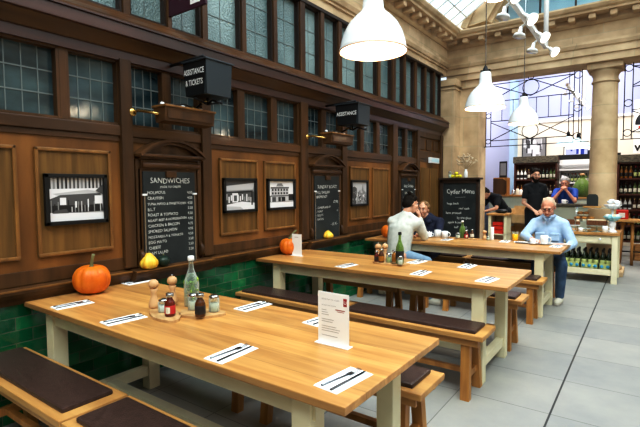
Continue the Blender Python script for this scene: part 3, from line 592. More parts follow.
# menu cards
def menu(x, y, w, h, lab, rz=0, u=True):
    t = thing('menu_card', lab, 'menu', (x, y, .75), rz); b = MB(); b.box((-w / 2, -.0015, .004), (w / 2, .0015, h), 'paper'); b.done('printed_sheet', t)
    b = MB()
    if u:
        write(b, 'SERVED 9AM TO 11.30AM', .0085, WY, (-w / 2 + .02, -.0022, h - .035), 'print'); write(b, 'SALADS AND SOUPS', .0085, WY, (-w / 2 + .02, -.0022, h - .062), 'print')
        for k, wd in enumerate((.2, .25, .3, 0, .5, .45, 0, .6, .75, .7, 0, .65)):
            if wd: b.box((-w / 2 + .02, -.0024, h - .082 - k * .0105), (-w / 2 + .02 + wd * w * .8, -.0016, h - .0800 - k * .0105), 'print')
        b.box((w / 2 - .07, -.0024, h - .075), (w / 2 - .02, -.0016, h - .072), 'redink'); b.box((w / 2 - .06, -.0024, h - .082), (w / 2 - .025, -.0016, h - .080), 'redink')
        b.box((w / 2 - .028, -.0024, h - .053), (w / 2 - .010, -.0016, h - .018), 'redink'); write(b, 'U', .022, WY, (w / 2 - .0255, -.0034, h - .043), 'paper')
    else: b.box((-.03, -.0024, h - .035), (.02, -.0016, h - .03), 'print')
    b.done('printing', t); b = MB(); b.box((-w / 2 - .008, -.022, 0), (w / 2 + .006, .022, .004), 'glass' if 0 else 'paper', .001); b.done('clear_foot', t)
menu(2.045, 1.645, .165, .235, 'white menu card with red emblem standing on the nearest table', .0); menu(.255, 3.62, .125, .225, 'small white card standing in front of the pumpkin on the middle table', .0, False)
# ================================================================ THINGS ON THE WALL
def chalkboard(y0, y1, lab, lines, jit=.5):
    t = thing('chalkboard', lab, 'chalkboard', (0, (y0 + y1) / 2, .84)); w = (y1 - y0) / 2 - .06; h = .745
    b = MB(); b.box((.03, -w, 0), (.045, w, h), 'slate', .002); b.box((.0, -w - .03, 0), (.03, w + .03, h + .02), 'wood'); b.done('slate_panel', t)
    for e in (-w, w - .012): b = MB(); b.box((.045, e, .0), (.05, e + .012, h * .75), 'steel'); b.box((.045, e - .014, h * .75), (.056, e + .026, h * .77), 'china'); b.done('holder', t)
    b = MB(); b.box((.045, -.045, h - .045), (.065, .05, h + .005), 'wood', .004); b.done('clip', t)
    for (s, z, sz, al, yy) in lines: b = MB(); write(b, s, sz * .95, WX, (.0462, -w + .03 + yy * (2 * w - .06), z), 'chalk', random.uniform(.0, .05) * jit, al, bold=.0008, hand=.09); b.done('chalk_line', t)
    return t
def pediment(y0, y1, lab):
    t = thing('pediment', lab, 'pediment', (0, (y0 + y1) / 2, 1.70)); w = (y1 - y0) / 2; b = MB(); n = 20
    R = (w * w + .125 ** 2) / (2 * .125); a = math.asin(w / R); zc = .14 - R
    def A(R, f=1): return [(R * sin(-a * f + 2 * a * f * k / n), zc + R * cos(-a * f + 2 * a * f * k / n)) for k in range(n + 1)]
    for Ro, Ri, d in ((R, R - .02, .105), (R - .02, R - .042, .075)):
        o, i = A(Ro), A(Ri)
        for k in range(n): b.prism([i[k], o[k], o[k + 1], i[k + 1]], 0, d, 'woodh', 'x')
    b.done('arched_moulding', t)
    b = MB(); b.prism([(-w * .95, .0)] + A(R - .04) + [(w * .95, 0)], 0, .03, 'wood', 'x'); b.done('tympanum', t)
    b = MB(); b.box((0, -w, -.005), (.095, w, .018), 'woodh', .006); b.box((0, -w + .02, -.02), (.06, w - .02, -.005), 'wood'); b.tube([(.045, -w + .05, -.065), (.045, w - .05, -.065)], .026, 'woodh', 12); b.box((0, -w + .04, -.095), (.045, w - .04, -.03), 'wood'); b.done('rail', t)
    b = MB()
    for s in (-1, 1):
        b = MB(); b.box((0, s * (w - .025) - .02, -.86), (.03, s * (w - .025) + .02, -.02), 'wood', .005); b.tube([(.03, s * (w - .03), -.72), (.055, s * (w - .03), -.75), (.05, s * (w - .03), -.80), (.03, s * (w - .03), -.84)], [.012, .02, .024, .012], 'wood', 8); b.done('side_bracket', t)
    pass
pediment(1.965, 2.595, 'arched wooden pediment over the first chalkboard, left'); pediment(4.13, 4.81, 'arched wooden pediment over the second chalkboard, middle'); pediment(6.43, 7.09, 'arched wooden pediment over the farthest chalkboard behind the couple')
its = ['HOUMOUS', 'CRAYFISH', 'TUNA MAYO & SWEETCORN', 'B.L.T', 'ROAST & TOMATO', 'ROAST BEEF & HORSERADISH', 'CHICKEN & BACON', 'SMOKED SALMON', 'MOZZARELLA & TOMATO', 'EGG MAYO', 'CHEESE', 'HAM SALAD']
pr = ['4.50', '4.50', '4.50', '3.50', '4.50', '4.95', '4.75', '4.95', '4.50', '3.50', '3.50', '3.50']
L = [('SANDWICHES', .655, .062, 'c', .5), ('MADE TO ORDER', .617, .026, 'c', .5)]
for k, (s, p) in enumerate(zip(its, pr)): z = .568 - k * .043; L += [(s, z, .034 if len(s) < 18 else .029, 'l', 0), (p, z, .032, 'r', 1)]
chalkboard(1.96, 2.565, 'black chalkboard headed SANDWICHES with a long price list', L)
L = [('SUNDAY ROAST', .60, .058, 'c', .5), ('FULL ENGLISH', .535, .045, 'l', 0), ('BREAKFAST', .485, .045, 'l', 0), ('£7.95', .42, .05, 'r', 1), ('- CUMBERLAND ST', .36, .036, 'l', 0), ('- TOAST', .315, .036, 'l', 0), ('£1', .315, .036, 'r', 1), ('- EGG FT.', .27, .036, 'l', 0), ('- BACON', .225, .036, 'l', 0), ('- £5.95 -', .15, .05, 'r', 1)]
chalkboard(4.16, 4.79, 'black chalkboard with a short chalked breakfast list in the second arched bay', L)
chalkboard(6.46, 7.07, 'black chalkboard behind the couple in the farthest arched bay', [('Hot Drinks', .6, .08, 'c', .5), ('TEA & COFFEE', .5, .05, 'c', .5), ('CAKES', .42, .05, 'l', 0), ('£1.50', .34, .05, 'r', 1), ('SCONES', .27, .05, 'l', 0)])
# framed photographs
def frame(y0, y1, z0, z1, lab, kind):
    t = thing('framed_photograph', lab, 'picture', (.012, (y0 + y1) / 2, (z0 + z1) / 2)); w = (y1 - y0) / 2; h = (z1 - z0) / 2; f = .026
    b = MB()
    for a, c in (((0, -w, -h), (.03, -w + f, h)), ((0, w - f, -h), (.03, w, h)), ((0, -w, -h), (.03, w, -h + f)), ((0, -w, h - f), (.03, w, h))): b.box(a, c, 'black', .003)
    b.done('frame', t)
    b = MB(); W = w - f; H = h - f; r = random.Random(kind)
    def q(a0, b0, a1, b1, tone, l=1): b.box((.008 + l * .0006, -W + a0 * 2 * W, -H + b0 * 2 * H), (.009 + l * .0006, -W + a1 * 2 * W, -H + b1 * 2 * H), GR[tone])
    def poly(P, tone, l=1): b.prism([(-W + a * 2 * W, -H + c * 2 * H) for a, c in P], .008 + l * .0006, .009 + l * .0006, GR[tone], 'x')
    if kind == 1:
        q(0, 0, 1, 1, 3, 0); 
        for k in range(14): q(k / 14 + .01, .74, k / 14 + .045, 1, r.choice((0, 1, 2)), 1)
        poly([(0, .62), (.7, .72), (1, .66), (1, .76), (0, .74)], 4, 2); poly([(0, .5), (.2, .6), (.95, .64), (1, .2), (0, .15)], 1, 3); q(.02, .2, .98, .36, 0, 4)
        for k in range(16): q(.03 + k * .06, .2, .05 + k * .06, .2 + r.uniform(.12, .3), r.choice((0, 2, 3)), 5)
        q(.19, .37, .3, .54, 4, 6); q(.83, .38, .98, .58, 4, 6); q(.46, .3, .49, .45, 4, 6); q(.7, .3, .715, .5, 4, 6); poly([(0, 0), (1, 0), (1, .16), (0, .2)], 4, 6); poly([(.1, .25), (.3, .28), (.34, .18), (.05, .18)], 1, 7); poly([(0, .5), (.16, .58), (0, .66)], 4, 7); poly([(.85, .7), (1, .6), (1, .85)], 1, 7)
    elif kind == 2:
        q(0, 0, 1, 1, 2, 0); poly([(0, .78), (1, .94), (1, 1), (0, 1)], 1, 1); poly([(0, .66), (.95, .7), (1, .94), (0, .82)], 3, 2); q(0, .2, 1, .62, 1, 2); poly([(0, .62), (.9, .66), (.9, .60), (.3, .58), (0, .6)], 0, 3)
        for k in range(12): q(.03 + k * .075, r.uniform(.24, .35), .07 + k * .075, r.uniform(.4, .56), r.choice((3, 4, 4, 2)), 3)
        q(.23, .26, .42, .58, 4, 4); q(.28, .3, .38, .5, 1, 5); poly([(0, 0), (1, 0), (1, .22), (.55, .28), (0, .18)], 4, 5); poly([(0, 0), (.6, 0), (.5, .1), (0, .14)], 3, 6); q(.88, .15, .93, .66, 0, 6)
    elif kind == 3:
        q(0, 0, 1, 1, 4, 0); q(.1, .2, .8, .75, 3, 1); q(.08, .72, .82, .78, 1, 2); poly([(.3, .8), (.6, .8), (.52, .92), (.36, .92)], 2, 2)
        for j in range(2):
            for k in range(6): q(.13 + k * .115, .5 + j * .13, .19 + k * .115, .58 + j * .13, 0, 3)
        q(.08, .42, .82, .46, 1, 3); q(.14, .22, .28, .4, 1, 3); q(.38, .2, .66, .4, 0, 3); q(.48, .2, .5, .38, 4, 4); q(.8, .25, 1, .5, 0, 2); q(0, .2, .08, .45, 1, 2); q(0, 0, 1, .2, 4, 5); poly([(0, .2), (1, .2), (1, .24), (0, .22)], 2, 6)
    else:
        q(0, 0, 1, 1, 3, 0); poly([(0, 0), (.3, 0), (.35, .7), (.2, .8), (0, .75)], 1, 1); poly([(.35, 0), (1, 0), (1, .5), (.8, .62), (.75, .9), (.65, .6), (.4, .55)], 2, 2)
        for k in range(50): a = r.uniform(.02, .92); c = r.uniform(.02, .55); q(a, c, a + r.uniform(.02, .06), c + r.uniform(.03, .1), r.choice((0, 1, 3, 4)), 3 + k * .02)
    b.done('print', t)
    b = MB(); b.box((.0, -W, -H), (.0075, W, H), 'paper'); b.done('mount', t)
frame(1.325, 1.74, 1.215, 1.555, 'black framed photograph of a street with a dark building, on the left oak panel', 1)
frame(2.84, 3.275, 1.22, 1.545, 'black framed photograph of a long hall interior with a sloping canopy', 2); frame(3.43, 3.88, 1.22, 1.545, 'black framed photograph of an old square building with a pale sky', 3); frame(5.04, 5.48, 1.20, 1.545, 'black framed photograph of a busy town view right of the second chalkboard', 4)
# picture light troughs with brass arms
def trough(y0, y1, lab):
    t = thing('trough_light', lab, 'light', (0, y0, 2.0)); L = y1 - y0; b = MB()
    b.prism([(.17, .05), (.32, .06), (.305, -.05), (.20, -.06)], 0, L, 'woodh', 'y'); b.box((.16, -.008, .05), (.33, L + .008, .066), 'mould', .003); b.box((.315, .02, -.03), (.318, L - .02, .03), 'wood'); b.done('housing', t)
    for y, s in ((-.09, 0), (L + .12, L)):
        b = MB(); b.ball((.008 + .04, y, .02), (.012, .03, .03), 'brass'); b.tube([(.04, y, .02), (.10, y + (s - y) * .15, .03), (.2, y + (s - y) * .7, .01), (.24, s, .0)], [.010, .011, .010, .012], 'brass', 8); b.done('brass_arm', t)
    b = MB(); r = random.Random(y0)
    for k in range(5): b.ball((.19 + .05 * r.random(), .06 + k * (L - .1) / 4, .085), (.018, .02, .018), 'brass' if k % 2 else 'china', u=8, v=6)
    b.tube([(.2, .02, .075), (.24, L * .5, .10), (.2, L - .02, .08)], .007, 'black', 6); b.done('top_lamps', t)
trough(2.04, 2.50, 'wooden trough light on brass arms over the first chalkboard'); trough(4.18, 4.63, 'wooden trough light on brass arms over the second chalkboard')
def sign(x, y, w, d, h, z, lab, lines, size):
    t = thing('hanging_sign', lab, 'sign', (x, y, z)); b = MB(); tt = bmesh.new(); e = .03
    P = [(e, 0, 0), (w - e, 0, 0), (w - e, d, 0), (e, d, 0), (0, -.0, h), (w, -.0, h), (w, d + .02, h), (0, d + .02, h)]; v = [tt.verts.new(p) for p in P]
    for f in ((0, 3, 2, 1), (4, 5, 6, 7), (0, 1, 5, 4), (2, 3, 7, 6), (3, 0, 4, 7)): tt.faces.new([v[i] for i in f])
    b.add(tt, 'black'); b.done('box_front', t)
    b = MB(); b.prism([(.006, .0), (d - .006, 0), (d + .01, h), (-.006 + .006, h)], w - e + .0, w + .002, 'signgrey', 'x'); b.done('side_panel', t)
    b = MB(); b.box((-.01, -.012, h), (w + .012, d + .03, h + .014), 'signgrey', .004); b.done('lid', t)
    b = MB(); b.tube([(-x, 0, h + .01), (w * .9, 0, h + .025)], .012, 'iron', 8); b.ball((-x + .01, 0, h + .01), .025, 'brass', u=10, v=8); b.done('bracket_bar', t)
    b = MB(); b.tube([(-.03, d / 2, -.075), (w * .3, d / 2, -.03), (w * .5, d / 2, -.05), (w * .7, d / 2, -.025), (w + .03, d / 2, -.06)], .010, 'iron', 6); b.tube([(w * .5, .0, -.02), (w * .5, d * .5, -.05), (w * .5, d, -.02)], .008, 'iron', 6); b.tube([(w * .5, d / 2, -.05), (w * .5, d / 2, .01)], .01, 'iron', 6); b.ball((w * .35, d / 2, -.03), (.05, .05, .012), 'brass', u=10, v=6); b.done('scroll', t)
    for k, (s, wd) in enumerate(lines): b = MB(); write(b, s, size, WY, (w * .5, -.006, h * (.62 - .32 * k if len(lines) > 1 else .45)), 'white', 0, 'c', wd, bold=.002); b.done('lettering', t)
sign(.19, 2.3, .27, .25, .255, 2.165, 'black box sign lettered ASSISTANCE & TICKETS projecting from the wall', [('ASSISTANCE', .235), ('& TICKETS', .20)], .06)
sign(.17, 4.47, .31, .26, .23, 2.175, 'black box sign lettered ASSISTANCE projecting from the wall farther along', [('ASSISTANCE', .27)], .06)
t = thing('banner_sign', 'maroon projecting sign with a white boxed letter N high on the left wall', 'sign', (0, 2.3, 2.82)); b = MB(); b.box((.03, 0, 0), (.47, .02, .5), 'maroon', .002); b.done('board', t)
b = MB(); b.box((.30, -.004, .0 + .03), (.41, -.0005, .17), 'paper'); b.done('white_square', t); b = MB(); write(b, 'N', .125, WY, (.355, -.006, .055), 'maroon', 0, 'c', .075, bold=.006); b.done('lettering', t)
b = MB(); b.tube([(0, .01, .03), (.05, .01, .03)], .01, 'iron', 6); b.tube([(0, .01, .45), (.05, .01, .45)], .01, 'iron', 6); b.done('fixing', t)
t = thing('door_sign', 'small white lit sign above the far wooden door', 'sign', (.03, 7.60, 1.865)); b = MB(); b.box((.0, 0, .0), (.05, .40, .10), 'china', .004); b.done('box', t); b = MB(); b.box((.05, .03, .02), (.052, .37, .08), 'teal'); b.done('face', t)
# ---- pendant lamps
def lamp(x, y, z, lab, R=.205, top=4.9, k=1.0, glow=True):
    t = thing('pendant_lamp', lab, 'lamp', (x, y, z)); s = R / .205
    P = [(.205, .0), (.208, .012), (.203, .022), (.196, .06), (.178, .115), (.150, .165), (.112, .207), (.078, .235), (.070, .25), (.066, .255), (.062, .30), (.056, .365), (.046, .378)]
    b = MB(); b.lathe([(r * s, h * s) for r, h in P], 'lamp', n=40, cap=False); b.done('shade', t)
    b = MB(); b.lathe([((r - .006) * s, h * s) for r, h in P[:9]], 'lampin' if glow else 'white', n=40, cap=False); b.done('shade_lining', t)
    b = MB(); b.tube([(.2065 * s * cos(2 * pi * q / 40), .2065 * s * sin(2 * pi * q / 40), 0) for q in range(40)], .0045 * s, 'rim', 6, closed=True); b.done('rim', t)
    b = MB(); b.lathe([(.047 * s, .375 * s), (.05 * s, .385 * s), (.03 * s, .395 * s), (.022 * s, .42 * s), (.012 * s, .44 * s)], 'iron', n=16); b.box((-.05 * s, -.01, .385 * s), (.05 * s, .01, .40 * s), 'iron'); b.done('cap', t)
    b = MB(); b.tube([(0, 0, .43 * s), (0, 0, top - z)], .006, 'steel', 6); b.done('cord', t)
    if glow: b = MB(); b.ball((0, 0, .10 * s), .045 * s, 'bulb'); b.done('bulb', t)
lamp(1.77, 2.50, 2.285, 'white enamel dome pendant lamp nearest the camera, cut by the top edge'); lamp(1.855, 4.58, 2.215, 'white enamel dome pendant lamp in the middle of the row', .188); lamp(1.80, 6.54, 2.285, 'white enamel dome pendant lamp farthest along the row', .19)
lamp(1.555, 6.0, 3.79, 'white pendant lamp hanging highest, just its rim in view', .125)
# ---- track with spotlights
def track(x, y0, y1, z, lab, n, pole=True, top=4.9, s_=1.0):
    t = thing('spotlight_track', lab, 'light', (x, y1, z)); b = MB(); b.box((-.025, y0 - y1, -.025), (.025, 0, .03), 'white', .005); b.done('rail', t)
    if pole: b = MB(); b.tube([(0, -.02, 0), (0, -.02, top - z)], .032, 'white', 12); b.done('pole', t)
    for k in range(n):
        y = (k + .3) * (y0 - y1) / n; s = 1 if k % 2 == 0 else -1
        b = MB(); c0 = V((.06 * s, y, -.05)); d = V((.75 * s, -.35 - .3 * (k % 2), -.75)).normalized() if s > 0 else V((-.15, -.1, -.9)).normalized()
        c1 = c0 + d * .115 * s_; b.tube([(0, y, -.01), c0], .012, 'white', 6); b.tube([c0, c0 + d * .06 * s_, c0 + d * .085 * s_, c1], [.020 * s_, .024 * s_, .062 * s_, .072 * s_], 'white', 16); h = b.done('spot_head', t)
        b = MB(); b.tube([c1 - d * .01, c1 + d * .003], [.064 * s_, .064 * s_], 'lampin' if s > 0 else 'china', 16); b.done('spot_lens', h)
track(2.0, 3.6, 6.85, 3.32, 'white spotlight track hanging in front of the stone beam', 9)
track(1.93, 9.4, 12.0, 3.28, 'white spotlight track inside the shop beyond the iron screen', 6, True, 4.9, .65)
# ---- menu board stand by the pilaster
t = thing('menu_stand', 'tall dark framed cider chalkboard stand in front of the stone pilaster', 'chalkboard', (.43, 8.08, 0)); b = MB(); b.box((-.33, .02, .42), (.33, .06, 1.54), 'slate'); b.done('slate_panel', t)
b = MB()
for a, c in (((-.37, 0, 0), (-.31, .10, 1.57)), ((.29, 0, 0), (.335, .10, 1.57)), ((-.37, 0, .38), (.335, .10, .44)), ((-.37, 0, 1.51), (.335, .10, 1.57)), ((-.39, -.03, 1.57), (.355, .20, 1.605)), ((-.33, .03, 0), (.33, .09, .4))): b.box(a, c, 'darkw', .006)
b.done('frame', t); b = MB()
write(b, 'Cyder Menu', .115, WY, (0, .015, 1.32), 'chalk', .02, 'c', .5, bold=.003, hand=.08); b.tube([(-.08, .014, 1.25), (.10, .014, 1.26)], .003, 'chalk', 4); b.done('chalk_line', t)
for k, (s, x) in enumerate((('hogs back', -.24), ('real cask', -.02), ('farm pressed', -.26), ('by the glass', -.05), ('apple & pear', -.22), ('half  £2.10', -.1))): b = MB(); write(b, s, .055, WY, (x, .015, 1.12 - k * .085), 'chalk', .02, 'l', None, bold=.002, hand=.08); b.done('chalk_line', t)
for k, (dx, dz, dy) in enumerate(((-.12, 0, 0), (-.05, 0, .01), (.02, 0, -.01), (-.05, .05, 0))):
    b = MB(); b.ball((0, 0, .03), (.036, .032, .031), 'lemon', u=12, v=8); tag(b.done('lemon', loc=(.40 + dx, 8.13 + dy, 1.605 + dz)), 'yellow lemon in the little heap on top of the cider board', 'lemon', 'lemons on the cider board')
t = thing('flower_vase', 'white bottle vase with dried flowers on top of the cider board', 'vase', (.52, 8.13, 1.605)); b = MB(); b.lathe([(.03, 0), (.034, .01), (.034, .10), (.02, .13), (.024, .15)], 'china', n=14); b.done('vase', t)
b = MB(); r = random.Random(5)
for k in range(70):
    a = r.uniform(-1, 1); e = r.uniform(-.5, .5); L_ = r.uniform(.16, .30); p = V((sin(a) * L_ * .75, sin(e) * .12, .13 + cos(a) * L_)); 
    if k % 2 == 0: b.tube([(0, 0, .13), p * .6 + V((0, 0, .05)), p], .0022, 'dried', 4)
    b.ball(p, r.uniform(.010, .019), 'dried', u=6, v=5)
b.done('dried_flowers', t)
jar(.235, 8.12, 'small candle glass left of the lemons on top of the cider board', z=1.605, r=.03, h=.09)
# ================================================================ CAKE TABLE
CT = thing('cake_table', 'cream painted table with a drawer and bottle shelf, loaded with cakes', 'table', (2.04, 7.84, 0)); L_, W_ = .80, .70
b = MB(); b.box((-.02, -.02, .715), (L_ + .02, W_, .75), 'oak', .004); b.done('top', CT)
b = MB(); b.box((.02, .02, .585), (L_ - .02, .04, .715), 'cream'); b.box((.02, W_ - .04, .585), (L_ - .02, W_ - .02, .715), 'cream'); b.box((.02, .02, .585), (.04, W_ - .02, .715), 'cream'); b.box((L_ - .04, .02, .585), (L_ - .02, W_ - .02, .715), 'cream'); b.done('apron', CT)
d = MB(); d.box((.09, .008, .60), (L_ - .09, .022, .70), 'cream', .004); dr = d.done('drawer', CT); k = MB(); k.ball((L_ - .22, -.012, .655), .018, 'china'); k.done('knob', dr)
for x in (0, L_ - .075):
    for y in (0, W_ - .09): b = MB(); b.box((x, y, 0), (x + .075, y + .075, .715), 'cream', .005); b.done('leg', CT)
b = MB(); b.box((.02, .02, .16), (L_ - .02, W_ - .03, .20), 'cream', .004); b.box((.02, .015, .12), (L_ - .02, .04, .16), 'cream'); b.done('shelf', CT)
for q, x in enumerate((.085, .325, .565)):
    w = .235 if q < 2 else .155
    b = MB(); b.box((0, 0, 0), (w, .012, .085), 'greenlab'); b.box((0, .42, 0), (w, .432, .085), 'greenlab'); b.box((0, 0, 0), (.01, .43, .085), 'greenlab'); b.box((w - .01, 0, 0), (w, .43, .085), 'greenlab'); b.box((0, 0, 0), (w, .43, .008), 'greenlab')
    for k in range(3 if q < 2 else 2): t = bmesh.new(); b.lathe([(.024, 0), (.024, .004)], 'bluelab', mtx=M4.Translation((.04 + k * .078, -.001, .04)) @ M4.Rotation(pi / 2, 4, 'X'), n=14)
    tag(b.done('bottle_carton', loc=(2.04 + x, 7.90, .20)), 'lime green bottle carton with blue dots on the cake table shelf, %s' % ['at the left', 'in the middle', 'at the right'][q], 'carton')
def wine(lab, grp, m='wineglass', lb='whitelab', h=.30, r=.037, capm='black', cat='bottle'):
    t = thing('wine_bottle', lab, cat, (0, 0, -5), 0, grp); b = MB(); b.lathe([(r * .95, 0), (r, .005), (r, h * .58), (r * .8, h * .68), (r * .4, h * .76), (r * .36, h * .97)], m, n=12); b.done('glass_body', t)
    b = MB(); b.lathe([(r * 1.01, h * .15), (r * 1.03, h * .155), (r * 1.03, h * .45), (r * 1.01, h * .455)], lb, n=12, cap=False); b.done('paper_label', t); b = MB(); b.lathe([(r * .42, h * .86), (r * .44, h * .87), (r * .44, h), (r * .3, h * 1.01)], capm, n=10); b.done('capsule', t); return t
G = 'bottles standing in the cartons under the cake table'; W0 = wine('dark green bottle standing in a carton under the cake table', G, 'wineglass', 'greenlab', .275, .034); f = 1
for k in range(8):
    for j in range(3):
        p = (2.04 + .128 + k * .077 + (.01 if k > 2 else 0) + (.01 if k > 5 else 0), 7.96 + j * .12, .209)
        if k == 8: p = (p[0] - .0, p[1], p[2])
        if f: W0.location = p; f = 0
        else: dup(W0, p)
# cakes
def stand(x, y, z, h, R, lab, m='glass'):
    t = thing('cake_stand', lab, 'stand', (x, y, z)); b = MB(); b.lathe([(R * .6, 0), (R * .5, .008), (.014, .02), (.012, h - .02), (.03, h - .008)], m, n=24); b.done('foot', t); b = MB(); b.lathe([(R * .95, h - .008), (R, h), (R, h + .006), (R * .96, h + .004)], m, n=30); b.done('plate', t)
stand(2.22, 7.98, .75, .095, .13, 'low glass cake stand at the left of the cake table, behind the reading man', 'china'); stand(2.56, 8.00, .75, .095, .13, 'low glass cake stand under the long brown cake', 'glass')
def loaf(x, y, z, l, w, h, rz, lab, top='icing'):
    t = thing('cake', lab, 'cake', (x, y, z), rz); b = MB(); b.box((-l / 2, -w / 2, 0), (l / 2, w / 2, h), 'cake', .008); b.done('sponge', t); b = MB(); b.box((-l / 2 + .01, -w / 2 + .01, h - .002), (l / 2 - .01, w / 2 - .01, h + .014), top, .006); b.done('topping', t)
loaf(2.19, 7.98, .853, .16, .13, .06, .1, 'dark brown loaf cake on the left glass stand', 'cake'); loaf(2.31, 7.98, .853, .06, .12, .05, .1, 'pale cream slice beside the dark loaf cake'); loaf(2.56, 8.00, .853, .26, .12, .07, -.05, 'long brown cake with crumbly pale topping on the right glass stand')
t = thing('glass_display_shelf', 'clear two-level glass shelf holding muffins and a small slate on the cake table', 'shelf', (2.42, 8.28, .75)); 
for z in (.13, .345): b = MB(); b.box((-.18, -.12, z), (.34, .12, z + .008), 'glass'); b.done('shelf', t)
b = MB()
for x in (-.16, .32):
    for y in (-.10, .10): b.tube([(x, y, 0), (x, y, .345)], .006, 'steel', 6)
b.done('post', t)
def muffin(x, y, z, lab):
    t = thing('muffin', lab, 'muffin', (x, y, z)); b = MB(); b.lathe([(.026, 0), (.035, .045)], 'whitelab', n=16, rfun=lambda a, z: 1 + .05 * cos(a * 8)); b.done('paper_case', t); b = MB(); b.ball((0, 0, .052), (.045, .045, .026), 'muffin'); b.done('top', t)
for x, y, z, w in ((2.27, 8.24, .888, 'left front'), (2.37, 8.25, .888, 'middle front'), (2.47, 8.27, .888, 'right'), (2.31, 8.32, .888, 'left back'), (2.41, 8.33, .888, 'middle back')): muffin(x, y, z, 'golden muffin on the lower glass shelf, %s' % w)
muffin(2.31, 8.27, .965, 'golden muffin stacked on top of the left muffins'); muffin(2.39, 8.28, .965, 'darker muffin stacked on top of the right muffins')
t = thing('wooden_tray', 'small wooden tray under the slate on the upper glass shelf', 'tray', (2.46, 8.28, 1.103)); b = MB(); b.box((-.11, -.09, 0), (.13, .09, .022), 'oakl', .004); b.done('base', t); b = MB(); b.box((-.11, -.09, .022), (.13, -.08, .03), 'oakl'); b.done('lip', t)
t = thing('slate_sign', 'dark round-topped slate standing on the wooden tray before the stone column', 'sign', (2.47, 8.28, 1.125)); b = MB(); b.prism([(-.078, 0), (.078, 0), (.078, .14), (.066, .175), (.04, .19), (-.04, .19), (-.066, .175), (-.078, .14)], 0, .012, 'slate', 'y'); b.done('panel', t); b = MB(); b.box((-.05, .012, 0), (.05, .05, .012), 'oakl'); b.done('foot', t)
# tall china stand
t = thing('tiered_stand', 'three-tier white and pale blue ruffled china stand at the right end of the cake table', 'stand', (2.755, 8.02, .75))
def ruffle(R, z, h, m, nm): b = MB(); b.lathe([(R * .35, z), (R * .7, z + h * .4), (R, z + h), (R * .97, z + h), (R * .6, z + h * .5), (.01, z + h * .2)], m, n=60, cap=False, rfun=lambda a, zz: 1 + .07 * cos(a * 9)); b.done(nm, t)
b = MB(); b.lathe([(.075, 0), (.06, .02), (.03, .05), (.045, .09), (.05, .12), (.035, .17), (.015, .19), (.015, .38)], 'china', n=24); b.done('pedestal', t); ruffle(.118, .17, .07, 'blueware', 'lower_bowl'); ruffle(.115, .345, .07, 'china', 'upper_bowl')
b = MB(); r = random.Random(2)
for k in range(12): a = r.random() * 6.28; q = r.uniform(0, .07); b.ball((q * cos(a), q * sin(a), .41 + .03 * r.random() + (.05 - q * .4)), (.035, .035, .025), 'china', u=8, v=6)
b.done('meringues', t); b = MB()
for k in range(10): a = k * .63; b.ball((.07 * cos(a), .07 * sin(a), .245), (.034, .034, .028), ('china', 'blueware', 'icing')[k % 3], u=8, v=6)
b.done('iced_buns', t)
stand(2.42, 7.93, .75, .05, .07, 'small glass stand between the two cake stands'); mug(2.36, 7.90, .75, 'white cup at the front edge of the cake table', .035, .06); mug(2.67, 7.93, .75, 'white jug beside the tiered china stand', .04, .10)
# ================================================================ SHOP BEYOND THE COLUMN
def shelving(x, y, w, h, z0, nsh, lab, fas=True, m='shelfw', back='shelfw', cols=1):
    t = thing('wall_shelving', lab, 'shelving', (x, y, 0)); d = .34
    b = MB(); b.box((0, d - .02, z0), (w, d, h), back); b.box((0, 0, z0), (.035, d, h), m); b.box((w - .035, 0, z0), (w, d, h), m)
    for c in range(1, cols): b.box((w * c / cols - .02, 0, z0), (w * c / cols + .02, d, h), m)
    b.done('case', t)
    zs = [z0 + (h - (.16 if fas else .05) - z0) * k / nsh for k in range(nsh + 1)]
    for z in zs: b = MB(); b.box((.0, .0, z), (w, d, z + .03), m); b.done('shelf', t)
    if fas: b = MB(); b.box((-.02, -.03, h - .13), (w + .02, .01, h + .02), 'fascia', .004); b.done('fascia', t)
    return zs
zsL = shelving(.60, 11.4, .91, 2.11, .82, 3, 'dark red wooden wine shelves behind the bearded man'); zsR = shelving(2.66, 11.0, 1.5, 2.04, .30, 5, 'tall dark red wooden wine shelves right of the stone column', True, 'shelfw', 'shelfw', 3)
kinds = [('wineglass', 'whitelab', 'black'), ('gglass', 'whitelab', 'black'), ('amber', 'blacklab', 'brass'), ('wineglass', 'greenlab', 'redink'), ('paper', 'blacklab', 'brass'), ('brown', 'whitelab', 'brass')]
def shelfload(zs, x0, x1, y, where, grp, h=.24, step=.078, ks=kinds, skip=0):
    for j, z in enumerate(zs):
        protos = [None] * len(ks); x = x0; i = 0
        rn = ['lowest', 'second', 'third', 'fourth', 'fifth'][j]
        while x < x1:
            k = (i // 3 + j * 2) % len(ks)
            if protos[k] is None:
                protos[k] = wine('%s on the %s shelf %s' % (['dark wine bottle with cream label', 'green glass bottle with cream label', 'amber bottle with dark label', 'dark wine bottle with lime label', 'pale bottle with dark label', 'brown bottle with cream label'][k], rn, where), '%s, %s shelf, %s' % (grp, rn, ['cream labels', 'green glass', 'amber', 'lime labels', 'pale', 'brown'][k]), ks[k][0], ks[k][1], h * random.uniform(.92, 1.05), .029, ks[k][2])
                protos[k].location = (x, y, z + .03)
            else: dup(protos[k], (x, y, z + .03))
            x += step; i += 1
shelfload(zsL[:3], .67, 1.48, 11.5, 'behind the bearded man', 'bottles behind the bearded man')
shelfload(zsR[:5], 2.73, 4.1, 11.1, 'right of the stone column', 'bottles right of the column')
t = thing('display_fridge', 'white shelf unit with cans and bottles behind the grey-haired man', 'shelving', (1.35, 12.55, 0)); b = MB(); b.box((0, .36, 0), (1.25, .4, 2.2), 'white'); b.box((0, 0, 0), (.04, .4, 2.2), 'white'); b.box((1.2, 0, 0), (1.25, .4, 2.2), 'white'); b.done('case', t)
